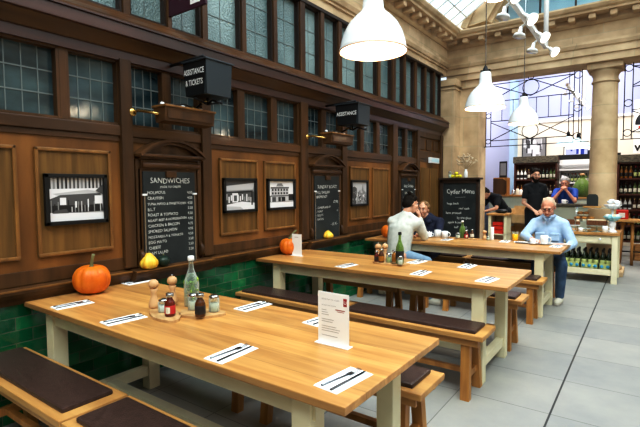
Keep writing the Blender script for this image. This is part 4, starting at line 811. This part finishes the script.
for z in (.9, 1.2, 1.5, 1.82): b = MB(); b.box((.04, .0, z), (1.2, .36, z + .035), 'white'); b.done('shelf', t)
b = MB(); b.box((-.02, -.03, 2.08), (1.3, .0, 2.2), 'black'); b.box((0, -.02, 1.95), (1.25, .3, 2.0), 'bulb' if 0 else 'white'); b.done('canopy', t)
shelfload([1.205, 1.505], 1.43, 2.5, 12.7, 'of the white unit', 'bottles in the white unit', .22, .075, [kinds[5], kinds[2], kinds[0], kinds[3], kinds[1], kinds[4]])
# counters, crates and boxes
t = thing('sage_counter', 'sage boarded counter with a wooden top left of the bearded man', 'counter', (.30, 10.42, 0)); b = MB(); b.box((0, 0, 0), (1.05, .4, 1.22), 'sage')
for k in range(9): b.box((.03 + k * .115, -.008, .05), (.13 + k * .115, 0, 1.19), 'sage', .003)
b.done('boarding', t); b = MB(); b.box((-.02, -.04, 1.22), (1.08, .44, 1.255), 'oakleg', .004); b.done('top', t)
t = thing('wooden_cabinet', 'brown wooden box cabinet on the sage counter', 'box', (.38, 10.46, 1.255)); b = MB(); b.box((0, 0, 0), (.30, .22, .38), 'oakleg', .004); b.done('box', t); b = MB(); b.prism([(0, 0), (.25, 0), (.28, .06), (.28, .30), (.2, .36), (0, .36)], -.01, -.0, 'wood', 'y'); b.done('front', t)
t = thing('framed_picture', 'small black frame leaning on the brown cabinet top', 'picture', (.48, 10.56, 1.636)); b = MB(); b.box((0, 0, 0), (.16, .02, .36), 'black', .003); b.done('frame', t); b = MB(); b.box((.02, -.002, .05), (.14, 0, .32), GR[2]); b.done('print', t)
for k, (x, h, m_) in enumerate(((.78, .11, 'steel'), (.86, .14, 'whitelab'), (.93, .12, 'paper'), (1.0, .10, 'whitelab'), (1.25, .12, 'steel'))):
    b = MB(); b.lathe([(.04, 0), (.042, .01), (.036, h * .8), (.02, h)], m_, n=12); tag(b.done('container', loc=(x, 10.58, 1.255)), ['steel pot at the left end', 'cream packet second from the left', 'white pot in the middle', 'short cream pot by the man', 'steel pot behind the bearded man'][k] + ' of the row on the sage counter', 'container')
t = thing('crate_steps', 'stepped pale wooden crates beside the bearded man', 'crate', (.86, 9.98, 0))
for k, (z0, z1, y) in enumerate(((0, .30, -.24), (.30, .66, -.12), (.66, 1.03, 0))):
    b = MB(); b.box((0, y, z0), (.42, .36, z0 + .02), 'pine'); b.box((0, y, z0), (.42, y + .018, z0 + (z1 - z0) * .55), 'pine', .003); b.box((0, .34, z0), (.42, .36, z1), 'pine')
    for x in (0, .40): b.box((x, y, z0), (x + .02, .36, z1 - .05), 'pine', .003)
    b.done('crate', t)
t = thing('side_cabinet', 'small cream cabinet with wooden top and red goods by the person in black', 'cabinet', (.64, 9.16, 0)); b = MB()
for a, c in (((0, 0, 0), (.05, .4, .88)), ((.29, 0, 0), (.34, .4, .88)), ((0, .36, 0), (.34, .4, .88)), ((0, 0, .1), (.34, .38, .13)), ((0, 0, .5), (.34, .38, .52))): b.box(a, c, 'cream', .003)
b.done('carcase', t); b = MB(); b.box((-.03, -.03, .88), (.37, .42, .915), 'oakl', .004); b.done('top', t)
for k, z in enumerate((.13, .521, .60, .68)): b = MB(); b.box((.07, .05, z), (.27, .3, z + .07), 'red', .006); tag(b.done('red_packet', loc=(.64, 9.16, 0)), 'red packet in the small cream cabinet, %s' % ['on the bottom board', 'lowest of the upper pile', 'middle of the upper pile', 'topmost of the upper pile'][k], 'packet')
b = MB(); b.ball((0, 0, .04), (.12, .09, .045), 'black'); tag(b.done('dark_bag', loc=(.84, 9.36, .915)), 'soft black bag lying on the small cream cabinet', 'bag')
t = thing('serving_counter', 'grey topped counter the grey-haired man leans on', 'counter', (1.58, 10.25, 0)); b = MB(); b.box((0, 0, 1.04), (.72, .42, 1.08), 'fascia', .004); b.done('top', t); b = MB(); b.box((.04, .06, 0), (.68, .38, 1.03), 'sage', .004); b.done('body', t)
mug(1.80, 10.36, 1.08, 'white cup on the grey counter in front of the grey-haired man', .045, .08, True)
t = thing('plinth', 'pale plinth carrying the large green glass jar', 'plinth', (2.0, 11.5, 0)); b = MB(); b.box((-.2, -.2, 0), (.2, .2, 1.16), 'sage', .005); b.done('body', t); b = MB(); b.box((-.22, -.22, 1.16), (.22, .22, 1.2), 'oakl', .004); b.done('top', t)
t = thing('glass_demijohn', 'large round green glass jar on a plinth beside the column', 'jar', (2.0, 11.45, 1.2)); b = MB(); b.lathe([(.12, 0), (.17, .03), (.18, .14), (.17, .24), (.13, .33), (.07, .39), (.05, .42), (.05, .46), (.065, .47)], 'gglass', n=28, cap=False); b.done('glass_body', t); b = MB(); b.lathe([(.11, .006), (.16, .035), (.17, .14), (.16, .22), (.11, .32)], 'palegreen', n=28); b.done('contents', t); b = MB(); b.lathe([(.05, .46), (.055, .50), (.03, .52)], 'olive', n=14); b.done('cork', t)
# round bar table right
t = thing('bar_table', 'small pale wood table with rustic legs beyond the cake table', 'table', (2.92, 10.0, 0)); b = MB(); b.box((-.28, -.25, .79), (.5, .25, .83), 'oakl', .006); b.done('top', t)
for x, y, sx in ((-.1, -.12, -.04), (.05, -.10, .0), (-.1, .14, -.04), (.34, -.1, .03), (.34, .14, .03)): b = MB(); b.tube([(x + sx, y, 0), (x, y, .79)], .026, 'oakleg', 10); b.done('leg', t)
b = MB(); b.tube([(-.12, -.11, .25), (.36, -.1, .25)], .012, 'iron', 6); b.done('foot_rail', t)
b = MB(); b.box((-.10, -.08, 0), (.10, .08, .17), 'red', .02); b.box((-.05, -.083, .03), (.05, -.08, .12), 'paper'); tag(b.done('red_box', loc=(2.80, 10.0, .83)), 'bright red box on the bar table behind the china stand', 'box')
for k in range(3):
    t = thing('wooden_crate', 'pale wooden crate on the floor under the right wine shelves, %s' % ['left', 'middle', 'right'][k], 'crate', (2.98 + k * .5, 10.55, 0)); b = MB()
    for z in (.0, .1, .2): b.box((0, 0, z), (.46, .02, z + .085), 'oakl', .003); b.box((0, .34, z), (.46, .36, z + .085), 'oakl'); b.box((0, 0, z), (.02, .36, z + .085), 'oakl'); b.box((.44, 0, z), (.46, .36, z + .085), 'oakl')
    b.box((0, 0, 0), (.46, .36, .01), 'oakl'); b.done('slats', t)
# wall pictures, signs and shop pendants
def bigpic(x0, x1, z0, z1, lab, k):
    t = thing('wall_picture', lab, 'picture', ((x0 + x1) / 2, 12.96, (z0 + z1) / 2)); w = (x1 - x0) / 2; h = (z1 - z0) / 2; b = MB(); b.box((-w, 0, -h), (w, .04, h), 'black'); b.done('board', t); b = MB(); r = random.Random(k)
    pal = GR if k == 1 else [M['navy'], M['bluebag'], M['shopwall'], M['paper'], M['paper']]
    b.box((-w + .02, -.004, -h + .02), (w - .02, 0, h - .02), pal[2] if k == 1 else pal[3])
    for j in range(34 if k == 1 else 14): a = r.uniform(-w + .03, w - .13); c = r.uniform(-h + .03, h * (.4 if k == 1 else -.3)); b.box((a, -.005 - j * .0002, c), (a + r.uniform(.04, .12), -.004 - j * .0002, min(h - .03, c + r.uniform(.08, .3))), pal[r.choice((0, 0, 1, 3, 4)) if k == 1 else r.choice((0, 1, 2))])
    if k == 1: b.box((-.03, -.013, -h + .03), (.05, -.012, h - .06), pal[4])
    b.done('print', t)
bigpic(.44, 1.02, 2.19, 2.70, 'large black and white photograph on the cream wall left of the column', 1); bigpic(1.42, 2.06, 2.14, 2.44, 'white and purple picture high on the wall beside the column', 2)
t = thing('shop_sign', 'white wall sign with round black logo above the letter W at the right edge', 'sign', (2.90, 11.6, 2.12)); b = MB(); b.box((0, 0, 0), (.8, .03, 1.1), 'paper'); b.done('board', t)
b = MB(); b.lathe([(.25, 0), (.25, .012)], 'black', mtx=M4.Translation((.27, -.001, .62)) @ M4.Rotation(pi / 2, 4, 'X'), n=28); b.box((.02, -.016, .42), (.5, -.001, .58), 'paper'); b.box((.08, -.018, .50), (.14, -.0165, .56), 'red'); b.box((.2, -.018, .48), (.25, -.0165, .55), 'pumpkin'); b.done('logo', t)
b = MB(); write(b, 'W', .17, WY, (.02, -.004, .04), 'black', bold=.012); b.done('lettering', t)
for k, (x, y, z, w) in enumerate(((1.78, 10.9, 2.30, 'left'), (2.02, 10.4, 2.20, 'right'))):
    t = thing('shop_pendant', 'pale teal dome pendant lamp inside the shop, %s' % w, 'lamp', (x, y, z)); b = MB(); b.lathe([(.24, 0), (.22, .05), (.15, .12), (.05, .16), (.03, .2)], 'teal', n=24, cap=False); b.done('shade', t); b = MB(); b.lathe([(.232, .002), (.21, .05), (.14, .115), (.05, .15)], 'lampin', n=24, cap=False); b.done('shade_lining', t); b = MB(); b.tube([(0, 0, .2), (0, 0, 4.9 - z)], .008, 'iron', 6); b.lathe([(.035, .2), (.03, .27), (.01, .3)], 'iron', n=10); b.done('cord', t)
# bags on the bench
t = thing('blue_bag', 'bright blue bag lying on the bench under the table where people sit', 'bag', (1.80, 6.32, .482)); b = MB(); b.ball((0, 0, .06), (.17, .11, .07), 'bluebag'); b.done('body', t); b = MB(); b.tube([(-.08, 0, .11), (-.03, .0, .16), (.05, 0, .16), (.09, 0, .11)], .008, 'navy', 6); b.done('strap', t)
t = thing('black_bag', 'black and white bag beside the blue one on the bench', 'bag', (1.99, 6.42, .482)); b = MB(); b.ball((0, 0, .05), (.09, .09, .06), 'black'); b.done('body', t); b = MB(); b.ball((0, -.03, .07), (.06, .06, .045), 'paper'); b.done('white_cloth', t)
# ================================================================ PEOPLE
def union(parts, voxel, m, name, parent, smooth=4):
    """parts: ('c',p,rp,q,rq) tapered limb, ('e',c,(rx,ry,rz),rot) lump -> ONE continuous surface"""
    b = MB()
    for p in parts:
        if p[0] == 'c': b.cap(p[1], p[2], p[3], p[4], m, n=12)
        else: b.ball(p[1], p[2], m, rot=p[3] if len(p) > 3 else None)
    o = b.done(name, parent)
    r = o.modifiers.new('r', 'REMESH'); r.mode = 'VOXEL'; r.voxel_size = voxel; r.use_smooth_shade = True
    s = o.modifiers.new('s', 'SMOOTH'); s.iterations = smooth; s.factor = .5
    bpy.context.view_layer.update(); me = bpy.data.meshes.new_from_object(o.evaluated_get(bpy.context.evaluated_depsgraph_get()))
    o.modifiers.clear(); me.materials.clear(); me.materials.append(M[m]); o.data = me
    for f in me.polygons: f.use_smooth = True
    return o
def hand(w, d, nrm, side, curl=.5, s=1.0):
    """wrist, direction, back-of-hand normal; side=+1/-1 puts the thumb on that side"""
    w = V(w); d = V(d).normalized(); n = V(nrm); n = (n - d * n.dot(d)).normalized(); l = d.cross(n) * side; P = []
    P.append(('c', w, .024 * s, w + d * .03, .026 * s))
    for k in range(4):
        o = (-1.5 + k) * .0205 * s; P.append(('c', w + d * .02 + l * o * .6, .014 * s, w + d * .085 * s + l * o, .0115 * s))
        ln = (.070, .082, .076, .058)[3 - k] * s; a = w + d * .085 * s + l * o; ang = curl; e = d
        for j in range(3):
            e = (d * cos(ang) - n * sin(ang)).normalized() + l * (o * .8); q = a + e.normalized() * ln * (.45, .32, .25)[j]; P.append(('c', a, (.0098 - .0008 * j) * s, q, (.009 - .0008 * j) * s)); a = q; ang += curl
    a = w + d * .025 + l * .026 * s; q = a + (d * .7 + l * .75 - n * .2).normalized() * .038 * s; P.append(('c', a, .014 * s, q, .0115 * s)); P.append(('c', q, .0115 * s, q + (d * .95 + l * .25 - n * .3).normalized() * .034 * s, .009 * s))
    return P
def person(lab, loc, rz, J, C):
    t = thing('person', lab, 'person', loc, rz); g = lambda k: V(J[k]); sk = C['skin']; f = C.get('fat', 1.0)
    H = g('head'); R = M4.Translation(H) @ Euler(C.get('hrot', (0, 0, 0))).to_matrix().to_4x4(); rot = Euler(C.get('hrot', (0, 0, 0)))
    h = lambda x, y, z: R @ V((x, y, z))
    P = [('e', h(0, .012, .03), (.074, .092, .084), rot), ('e', h(0, -.018, -.03), (.062, .070, .075), rot), ('e', h(0, -.045, -.075), (.040, .036, .034), rot), ('c', h(0, -.088, .018), .009, h(0, -.108, -.022), .0145),
         ('e', h(.076, .012, -.008), (.011, .02, .032), rot), ('e', h(-.076, .012, -.008), (.011, .02, .032), rot), ('c', h(-.035, -.079, .036), .010, h(.035, -.079, .036), .010), ('e', h(.036, -.066, -.022), (.024, .02, .022), rot), ('e', h(-.036, -.066, -.022), (.024, .02, .022), rot), ('c', h(-.018, -.082, -.055), .009, h(.018, -.082, -.055), .009), ('c', h(.014, -.100, -.022), .008, h(-.014, -.100, -.022), .008),
         ('c', h(0, .02, -.05), .055, g('neck'), .060), ('c', g('neck'), .06, g('chest'), .075), ('c', g('chest'), .08, g('pelvis'), .085)]
    for s in ('l', 'r'):
        sg = 1 if s == 'l' else -1
        P += [('c', g('neck'), .05, g('sh' + s), .045), ('c', g('sh' + s), .048, g('el' + s), .038), ('c', g('el' + s), .038, g('wr' + s), .025)]
        P += hand(g('wr' + s), C.get('hd' + s, tuple(g('wr' + s) - g('el' + s))), C.get('hn' + s, (0, 0, 1)), C.get('hs' + s, sg), C.get('curl' + s, .35))
        P += [('c', g('pelvis') + V((sg * .07, 0, 0)), .09, g('kn' + s), .05), ('c', g('kn' + s), .05, g('an' + s), .035)]
    union(P, .0062, sk, 'body', t, 2)
    # eyes, brows, lips
    b = MB()
    for s in (-1, 1): b.ball(h(s * .030, -.081, .012), .0100, 'eyew', u=10, v=8); b.ball(h(s * .030, -.0875, .011), .0058, 'iris', u=8, v=6)
    b.done('eyes', t)
    b = MB()
    for s in (-1, 1): b.tube([h(s * .015, -.092, .036), h(s * .032, -.093, .041), h(s * .048, -.082, .036)], .0038, C['hair'], 5)
    b.done('eyebrows', t)
    b = MB(); b.tube([h(-.022, -.089, -.055), h(-.008, -.097, -.053), h(.008, -.097, -.053), h(.022, -.089, -.055)], [.003, .006, .006, .003], 'lips', 6); b.done('lips', t)
    if C.get('hairparts'): union([(p[0], h(*p[1]), p[2], rot) if p[0] == 'e' else (p[0], h(*p[1]), p[2], h(*p[3]), p[4]) for p in C['hairparts']], .006, C['hair'], 'hair', t, 2)
    if C.get('beard'): union([('e', h(0, -.045, -.085), (.052, .046, .046), rot), ('e', h(.048, -.03, -.05), (.022, .04, .045), rot), ('e', h(-.048, -.03, -.05), (.022, .04, .045), rot), ('c', h(-.028, -.09, -.042), .009, h(.028, -.09, -.042), .009)], .006, C['hair'], 'beard', t, 2)
    if C.get('glasses'):
        b = MB()
        for s in (-1, 1): b.tube([h(s * .031 + .022 * cos(a * pi / 8), -.103, .010 + .015 * sin(a * pi / 8)) for a in range(16)], .0022, 'iron', 5, closed=True); b.tube([h(s * .053, -.103, .013), h(s * .075, -.06, .016), h(s * .082, .01, .012)], .0022, 'iron', 5)
        b.tube([h(-.009, -.104, .012), h(.009, -.104, .012)], .0022, 'iron', 5); b.done('glasses', t)
    # upper garment
    top = C['top']; pe = g('pelvis'); ch = g('chest'); ne = g('neck'); ax = (g('shl') - g('shr')).normalized()
    Q = []
    for k in range(17):
        u = k / 16; c = pe.lerp(ch, u); w = (.155 * (1 - u) + .175 * u) * f; dpt = (.125 + .01 * sin(u * pi)) * f
        Q.append(('e', c, (w, dpt, .09), (0, 0, math.atan2(ax.y, ax.x))))
    Q += [('c', ch, .12 * f, ne - (ne - ch) * .15, .075), ('c', ne - (ne - ch) * .1, .068, ne + (H - ne) * (.0 if C.get('collar') else .16), .060)]
    for s in ('l', 'r'):
        Q += [('c', ch + (g('sh' + s) - ch) * .4, .10 * f, g('sh' + s), .075 * f), ('c', ne, .055, g('sh' + s), .068 * f)]
        e1 = g('el' + s)
        if C.get('short'): m_ = g('sh' + s).lerp(e1, .62); Q.append(('c', g('sh' + s), .072 * f, m_, .066 * f))
        else: Q += [('c', g('sh' + s), .072 * f, e1, .056 * f), ('c', e1, .056 * f, e1.lerp(g('wr' + s), C.get('cuff', .86)), .040 * f)]
    union(Q, .009, top, C.get('topname', 'shirt'), t, 7)
    if C.get('collar'):
        b = MB(); cc = ne + (H - ne) * .14
        b.prism([(cc.x - .005, cc.y - .075), (cc.x - .075, cc.y - .03), (cc.x - .07, cc.y - .10), (cc.x - .03, cc.y - .115)], cc.z - .02, cc.z - .008, top, 'z'); b.prism([(cc.x + .005, cc.y - .075), (cc.x + .075, cc.y - .03), (cc.x + .07, cc.y - .10), (cc.x + .03, cc.y - .115)], cc.z - .02, cc.z - .008, top, 'z')
        for s in (-1, 1): b.tube([cc + V((s * .07, -.01, .0)), cc + V((s * .045, -.085, -.015)), cc + V((s * .012, -.112, -.06))], [.016, .018, .012], top, 6)
        b.done('collar', t); b = MB(); fy = -.150 * f
        for s in (-1, 1): b = MB(); c = ch.lerp(pe, .22) + V((s * .085, fy + .012, 0)); b.box((c.x - .05, c.y - .006, c.z - .06), (c.x + .05, c.y + .03, c.z + .035), top, .006); b.box((c.x - .053, c.y - .012, c.z + .012), (c.x + .053, c.y + .03, c.z + .04), top, .006); b.done('chest_pocket', t)
    if C.get('hood'): union([('c', ne + V((-.09, .05, -.01)), .045, ne + V((0, .10, .02)), .06), ('c', ne + V((0, .10, .02)), .06, ne + V((.09, .05, -.01)), .045), ('c', ne + V((-.09, .05, -.01)), .04, ne + V((-.05, -.07, -.05)), .03), ('c', ne + V((.09, .05, -.01)), .04, ne + V((.05, -.07, -.05)), .03)], .009, top, 'hood', t, 3)
    if C.get('print'):
        b = MB(); c = ch.lerp(pe, .15); 
        for k in range(4): b.ball((c.x - .05 + k * .035, c.y - .142 * f, c.z), (.014, .008, .016), 'paper', u=8, v=6)
        b.done('chest_print', t)
    # trousers and shoes
    Q = [('e', pe + V((0, 0, .0)), (.165 * f, .13 * f, .10), (0, 0, math.atan2(ax.y, ax.x)))]
    for s in ('l', 'r'):
        sg = 1 if s == 'l' else -1; hp = pe + ax * (sg * .085); Q += [('c', hp, .098, g('kn' + s), .068), ('c', g('kn' + s), .068, g('an' + s), .052)]
    union(Q, .010, C['legs'], 'trousers', t, 3)
    for s in ('l', 'r'):
        a = g('an' + s); d = V(C.get('toe' + s, (0, -1, 0))).normalized(); z = V((0, 0, 1))
        base = V((a.x, a.y, .045)); o = union([('e', base + d * -.02 + z * .01, (.042, .05, .045)), ('c', base + d * .0, .042, base + d * .12 + z * -.008, .036), ('c', a, .038, base + z * .02, .042)], .007, C['shoe'], 'shoe', t, 2)
        b = MB(); b.cap(base + d * -.03 + z * -.036, .040, base + d * .13 + z * -.036, .038, 'sole') ; 
        for v in b.bm.verts: v.co.z = .003 + max(0, min(.016, (v.co.z - .009) * .4 + .008))
        b.done('sole', o)
    return t
RT = random.Random(11); CAPH = [('e', (RT.uniform(-.06, .06), RT.uniform(-.03, .08), .10 + RT.uniform(0, .03)), (.026, .026, .022)) for _ in range(12)] + [('e', (0, .02, .068), (.078, .085, .070)), ('c', (-.035, -.03, .10), .020, (.035, -.03, .10), .020), ('e', (0, .025, .05), (.082, .092, .078)), ('e', (0, .055, .0), (.078, .062, .075)), ('c', (-.06, -.02, .075), .03, (.06, -.02, .075), .03), ('c', (-.074, .02, .01), .018, (-.07, .04, -.03), .014), ('c', (.074, .02, .01), .018, (.07, .04, -.03), .014)]
# reading man
person('balding man in light blue shirt and jeans reading at the table end', (2.165, 6.36, 0), 0,
 dict(pelvis=(0, .04, .56), chest=(0, .02, .90), neck=(0, -.015, 1.065), head=(.0, -.09, 1.183), shl=(.158, .0, .965), shr=(-.158, .0, .965), ell=(.275, -.05, .74), elr=(-.265, -.13, .815), wrl=(.175, -.24, .66), wrr=(-.15, -.27, .79), knl=(.19, -.29, .50), knr=(-.06, -.40, .50), anl=(.16, -.17, .10), anr=(-.10, -.34, .09)),
 dict(skin='skinold', hair='hginger', hrot=(.45, 0, 0), top='shirtlb', legs='jeans', shoe='trainer', fat=1.02, glasses=True, collar=True, hnl=(.3, -.3, 1), hdl=(-.9, -.3, -.2), hdr=(.8, -.5, -.12), toel=(-.1, -1, 0), curll=.3, curlr=.25, cuff=.8,
 hairparts=[('e', (0, .03, .052), (.076, .085, .068)), ('c', (-.076, .02, .02), .014, (-.06, .08, .01), .02), ('c', (.076, .02, .02), .014, (.06, .08, .01), .02), ('c', (-.06, .08, .01), .022, (.06, .08, .01), .022), ('c', (-.05, .08, .05), .02, (.05, .08, .05), .02), ('c', (-.074, .0, .03), .009, (-.05, .03, .09), .012), ('c', (.074, .0, .03), .009, (.05, .03, .09), .012), ('c', (-.05, .04, .10), .012, (.05, .04, .10), .012)]))
# man in the pale sweater, back to the camera (faces +y, leaning to the woman)
person('dark haired man in a pale sweater seen from behind, head on his hand', (.57, 5.31, 0), pi,
 dict(pelvis=(0, .0, .56), chest=(-.03, -.03, .92), neck=(-.07, -.09, 1.10), head=(-.105, -.155, 1.225), shl=(.10, -.05, .995), shr=(-.22, -.10, .985), ell=(.22, -.30, .82), elr=(-.26, -.24, .80), wrl=(.08, -.42, .80), wrr=(-.19, -.235, 1.06), knl=(.12, -.36, .52), knr=(-.42, .06, .53), anl=(.12, -.30, .09), anr=(-.44, .02, .09)),
 dict(skin='skin', hair='hdark', hrot=(.25, .18, -.55), top='sweater', topname='sweater', legs='jeansl', shoe='trainer', fat=1.0, hairparts=CAPH, hnr=(-.8, -.2, .3), hdr=(.25, -.1, 1), curlr=.35, toer=(-1, 0, 0)))
# woman in navy
person('woman in a navy hoodie with light brown hair facing the man in the sweater', (.58, 6.38, -.02), 0,
 dict(pelvis=(.02, .02, .55), chest=(.02, -.03, .86), neck=(-.03, -.08, 1.01), head=(-.06, -.145, 1.145), shl=(.16, -.05, .96), shr=(-.15, -.10, .96), ell=(.21, -.22, .80), elr=(-.22, -.32, .80), wrl=(.02, -.38, .79), wrr=(-.02, -.44, .80), knl=(.12, -.40, .50), knr=(-.08, -.40, .50), anl=(.12, -.34, .09), anr=(-.08, -.34, .09)),
 dict(skin='skin', hair='hblond', hrot=(.12, .12, .12), top='navy', topname='hoodie', legs='navy', shoe='black', fat=.90, hood=True, print=True, hairparts=[('e', (0, .028, .046), (.080, .090, .074)), ('e', (0, .06, .0), (.074, .055, .07)), ('c', (-.07, .0, .04), .02, (-.07, .04, -.03), .015), ('c', (.07, .0, .04), .02, (.07, .04, -.03), .015), ('c', (-.05, -.03, .085), .015, (.05, -.03, .085), .015), ('e', (.03, .115, .03), (.04, .04, .04)), ('c', (.03, .12, .02), .025, (.03, .12, -.08), .012)]))
# bearded man standing
person('bearded man in black standing with his arms before him beside the crates', (1.43, 9.42, 0), .35,
 dict(pelvis=(0, .0, .98), chest=(0, .0, 1.27), neck=(0, .0, 1.49), head=(.0, -.03, 1.645), shl=(.15, .0, 1.43), shr=(-.15, .0, 1.43), ell=(.20, .02, 1.15), elr=(-.20, .0, 1.13), wrl=(.10, -.20, 1.02), wrr=(-.07, -.22, 1.01), knl=(.10, -.02, .52), knr=(-.10, -.02, .52), anl=(.10, .02, .09), anr=(-.10, .02, .09)),
 dict(skin='skin', hair='hdark', hrot=(.05, .08, .15), top='tee', topname='black_tee', legs='tee', shoe='black', short=True, beard=True, hairparts=CAPH, fat=.84, curll=.4, curlr=.4))
# grey-haired man at the counter
person('grey-haired man in a blue shirt, hands clasped at his mouth, behind the counter', (1.76, 10.98, 0), 0,
 dict(pelvis=(0, .06, .92), chest=(0, -.05, 1.20), neck=(0, -.16, 1.38), head=(.0, -.235, 1.505), shl=(.17, -.12, 1.33), shr=(-.17, -.12, 1.33), ell=(.21, -.40, 1.13), elr=(-.21, -.40, 1.13), wrl=(.055, -.375, 1.345), wrr=(-.055, -.375, 1.345), knl=(.10, .0, .50), knr=(-.10, .0, .50), anl=(.10, .05, .09), anr=(-.10, .05, .09)),
 dict(skin='skinold', hair='hgrey', hrot=(.25, 0, 0), top='royal', topname='football_shirt', legs='navy', shoe='black', fat=.95, short=True, hairparts=CAPH, hdl=(-.6, -.1, .7), hdr=(.6, -.1, .7), hnl=(.6, -.6, .3), hnr=(-.6, -.6, .3), curll=.6, curlr=.6))
# person in black bending by the cabinet
person('person in black bending forward beside the cider board, arm reaching down', (.60, 9.86, 0), -.7,
 dict(pelvis=(0, .20, .93), chest=(0, .0, 1.16), neck=(0, -.15, 1.27), head=(.0, -.27, 1.30), shl=(.17, -.06, 1.22), shr=(-.17, -.06, 1.22), ell=(.24, -.16, 1.0), elr=(-.22, -.18, 1.0), wrl=(.12, -.36, .93), wrr=(-.10, -.36, .9), knl=(.10, .10, .50), knr=(-.10, .10, .50), anl=(.10, .2, .09), anr=(-.10, .2, .09)),
 dict(skin='skin', hair='hdark', hrot=(.9, 0, 0), top='tee', topname='black_top', legs='tee', shoe='black', fat=.95, short=True, hairparts=CAPH))
# ================================================================ LIGHT AND CAMERA
w = bpy.data.worlds.new('sky'); SC.world = w; w.use_nodes = True; nt = w.node_tree; bg = nt.nodes['Background']
tc = nt.nodes.new('ShaderNodeTexCoord'); n = nt.nodes.new('ShaderNodeTexNoise'); n.inputs['Scale'].default_value = 5; n.inputs['Detail'].default_value = 5; r = nt.nodes.new('ShaderNodeValToRGB')
r.color_ramp.elements[0].position = .42; r.color_ramp.elements[0].color = (.50, .70, .92, 1); r.color_ramp.elements[1].position = .6; r.color_ramp.elements[1].color = (.86, .94, 1, 1)
nt.links.new(tc.outputs['Generated'], n.inputs['Vector']); nt.links.new(n.outputs['Fac'], r.inputs[0]); nt.links.new(r.outputs[0], bg.inputs[0]); bg.inputs[1].default_value = 1.15
def area(name, loc, size, energy, col, rot=(0, 0, 0), sy=None):
    l = bpy.data.lights.new(name, 'AREA'); l.energy = energy; l.color = col; l.shape = 'RECTANGLE'; l.size = size; l.size_y = sy or size
    o = bpy.data.objects.new(name, l); COL.objects.link(o); o.location = loc; o.rotation_euler = rot; return o
sun = bpy.data.lights.new('sun', 'SUN'); sun.energy = 3.4; sun.angle = RD(25); sun.color = (1, .95, .88); so = bpy.data.objects.new('sun', sun); COL.objects.link(so); so.rotation_euler = V((-.32, .42, -.85)).to_track_quat('-Z', 'Y').to_euler()
area('skylight_fill', (3.0, 2.5, 5.6), 3.2, 210, (1, .98, .95), sy=8)  # added area fill under the roof glass, strengthens its daylight
area('shop_shelf_fill', (1.9, 9.9, 3.7), 2.4, 55, (1, .93, .82), (RD(55), 0, 0), .4); area('shop_ceiling_fill', (1.9, 11.0, 4.7), 2.6, 120, (1, .96, .92), sy=3)  # two added area fills brighten the bottles and the shop, not real fittings
for x, y, z in ((1.76, 2.50, 2.36), (1.83, 4.58, 2.27), (1.76, 6.54, 2.35)):
    l = bpy.data.lights.new('pendant_bulb', 'POINT'); l.energy = 7; l.color = (1, .86, .66); l.shadow_soft_size = .05; o = bpy.data.objects.new('pendant_bulb', l); COL.objects.link(o); o.location = (x, y, z - .06)
# camera
cam = bpy.data.cameras.new('camera'); co = bpy.data.objects.new('camera', cam); COL.objects.link(co); SC.camera = co
yaw, pitch, roll, FL, cx, cz = .6251, .0581, -.0069, 453.07, 3.163, 1.4547
f = V((-sin(yaw) * cos(pitch), cos(yaw) * cos(pitch), -sin(pitch))); r_ = V((cos(yaw), sin(yaw), 0)); u_ = r_.cross(f); R_ = r_ * cos(roll) + u_ * sin(roll); U_ = -r_ * sin(roll) + u_ * cos(roll)
co.matrix_world = M4(((R_.x, U_.x, -f.x, cx), (R_.y, U_.y, -f.y, 0), (R_.z, U_.z, -f.z, cz), (0, 0, 0, 1)))
cam.sensor_width = 36; cam.lens = FL * 36 / 640; cam.clip_start = .05; cam.clip_end = 100
SC.view_settings.view_transform = 'Standard'; SC.view_settings.look = 'None'; CM = SC.view_settings; CM.use_curve_mapping = True; cv = CM.curve_mapping.curves[3]; cv.points.new(.12, .075); cv.points.new(.5, .52); cv.points.new(.78, .86); CM.curve_mapping.update(); SC.view_settings.exposure = .22
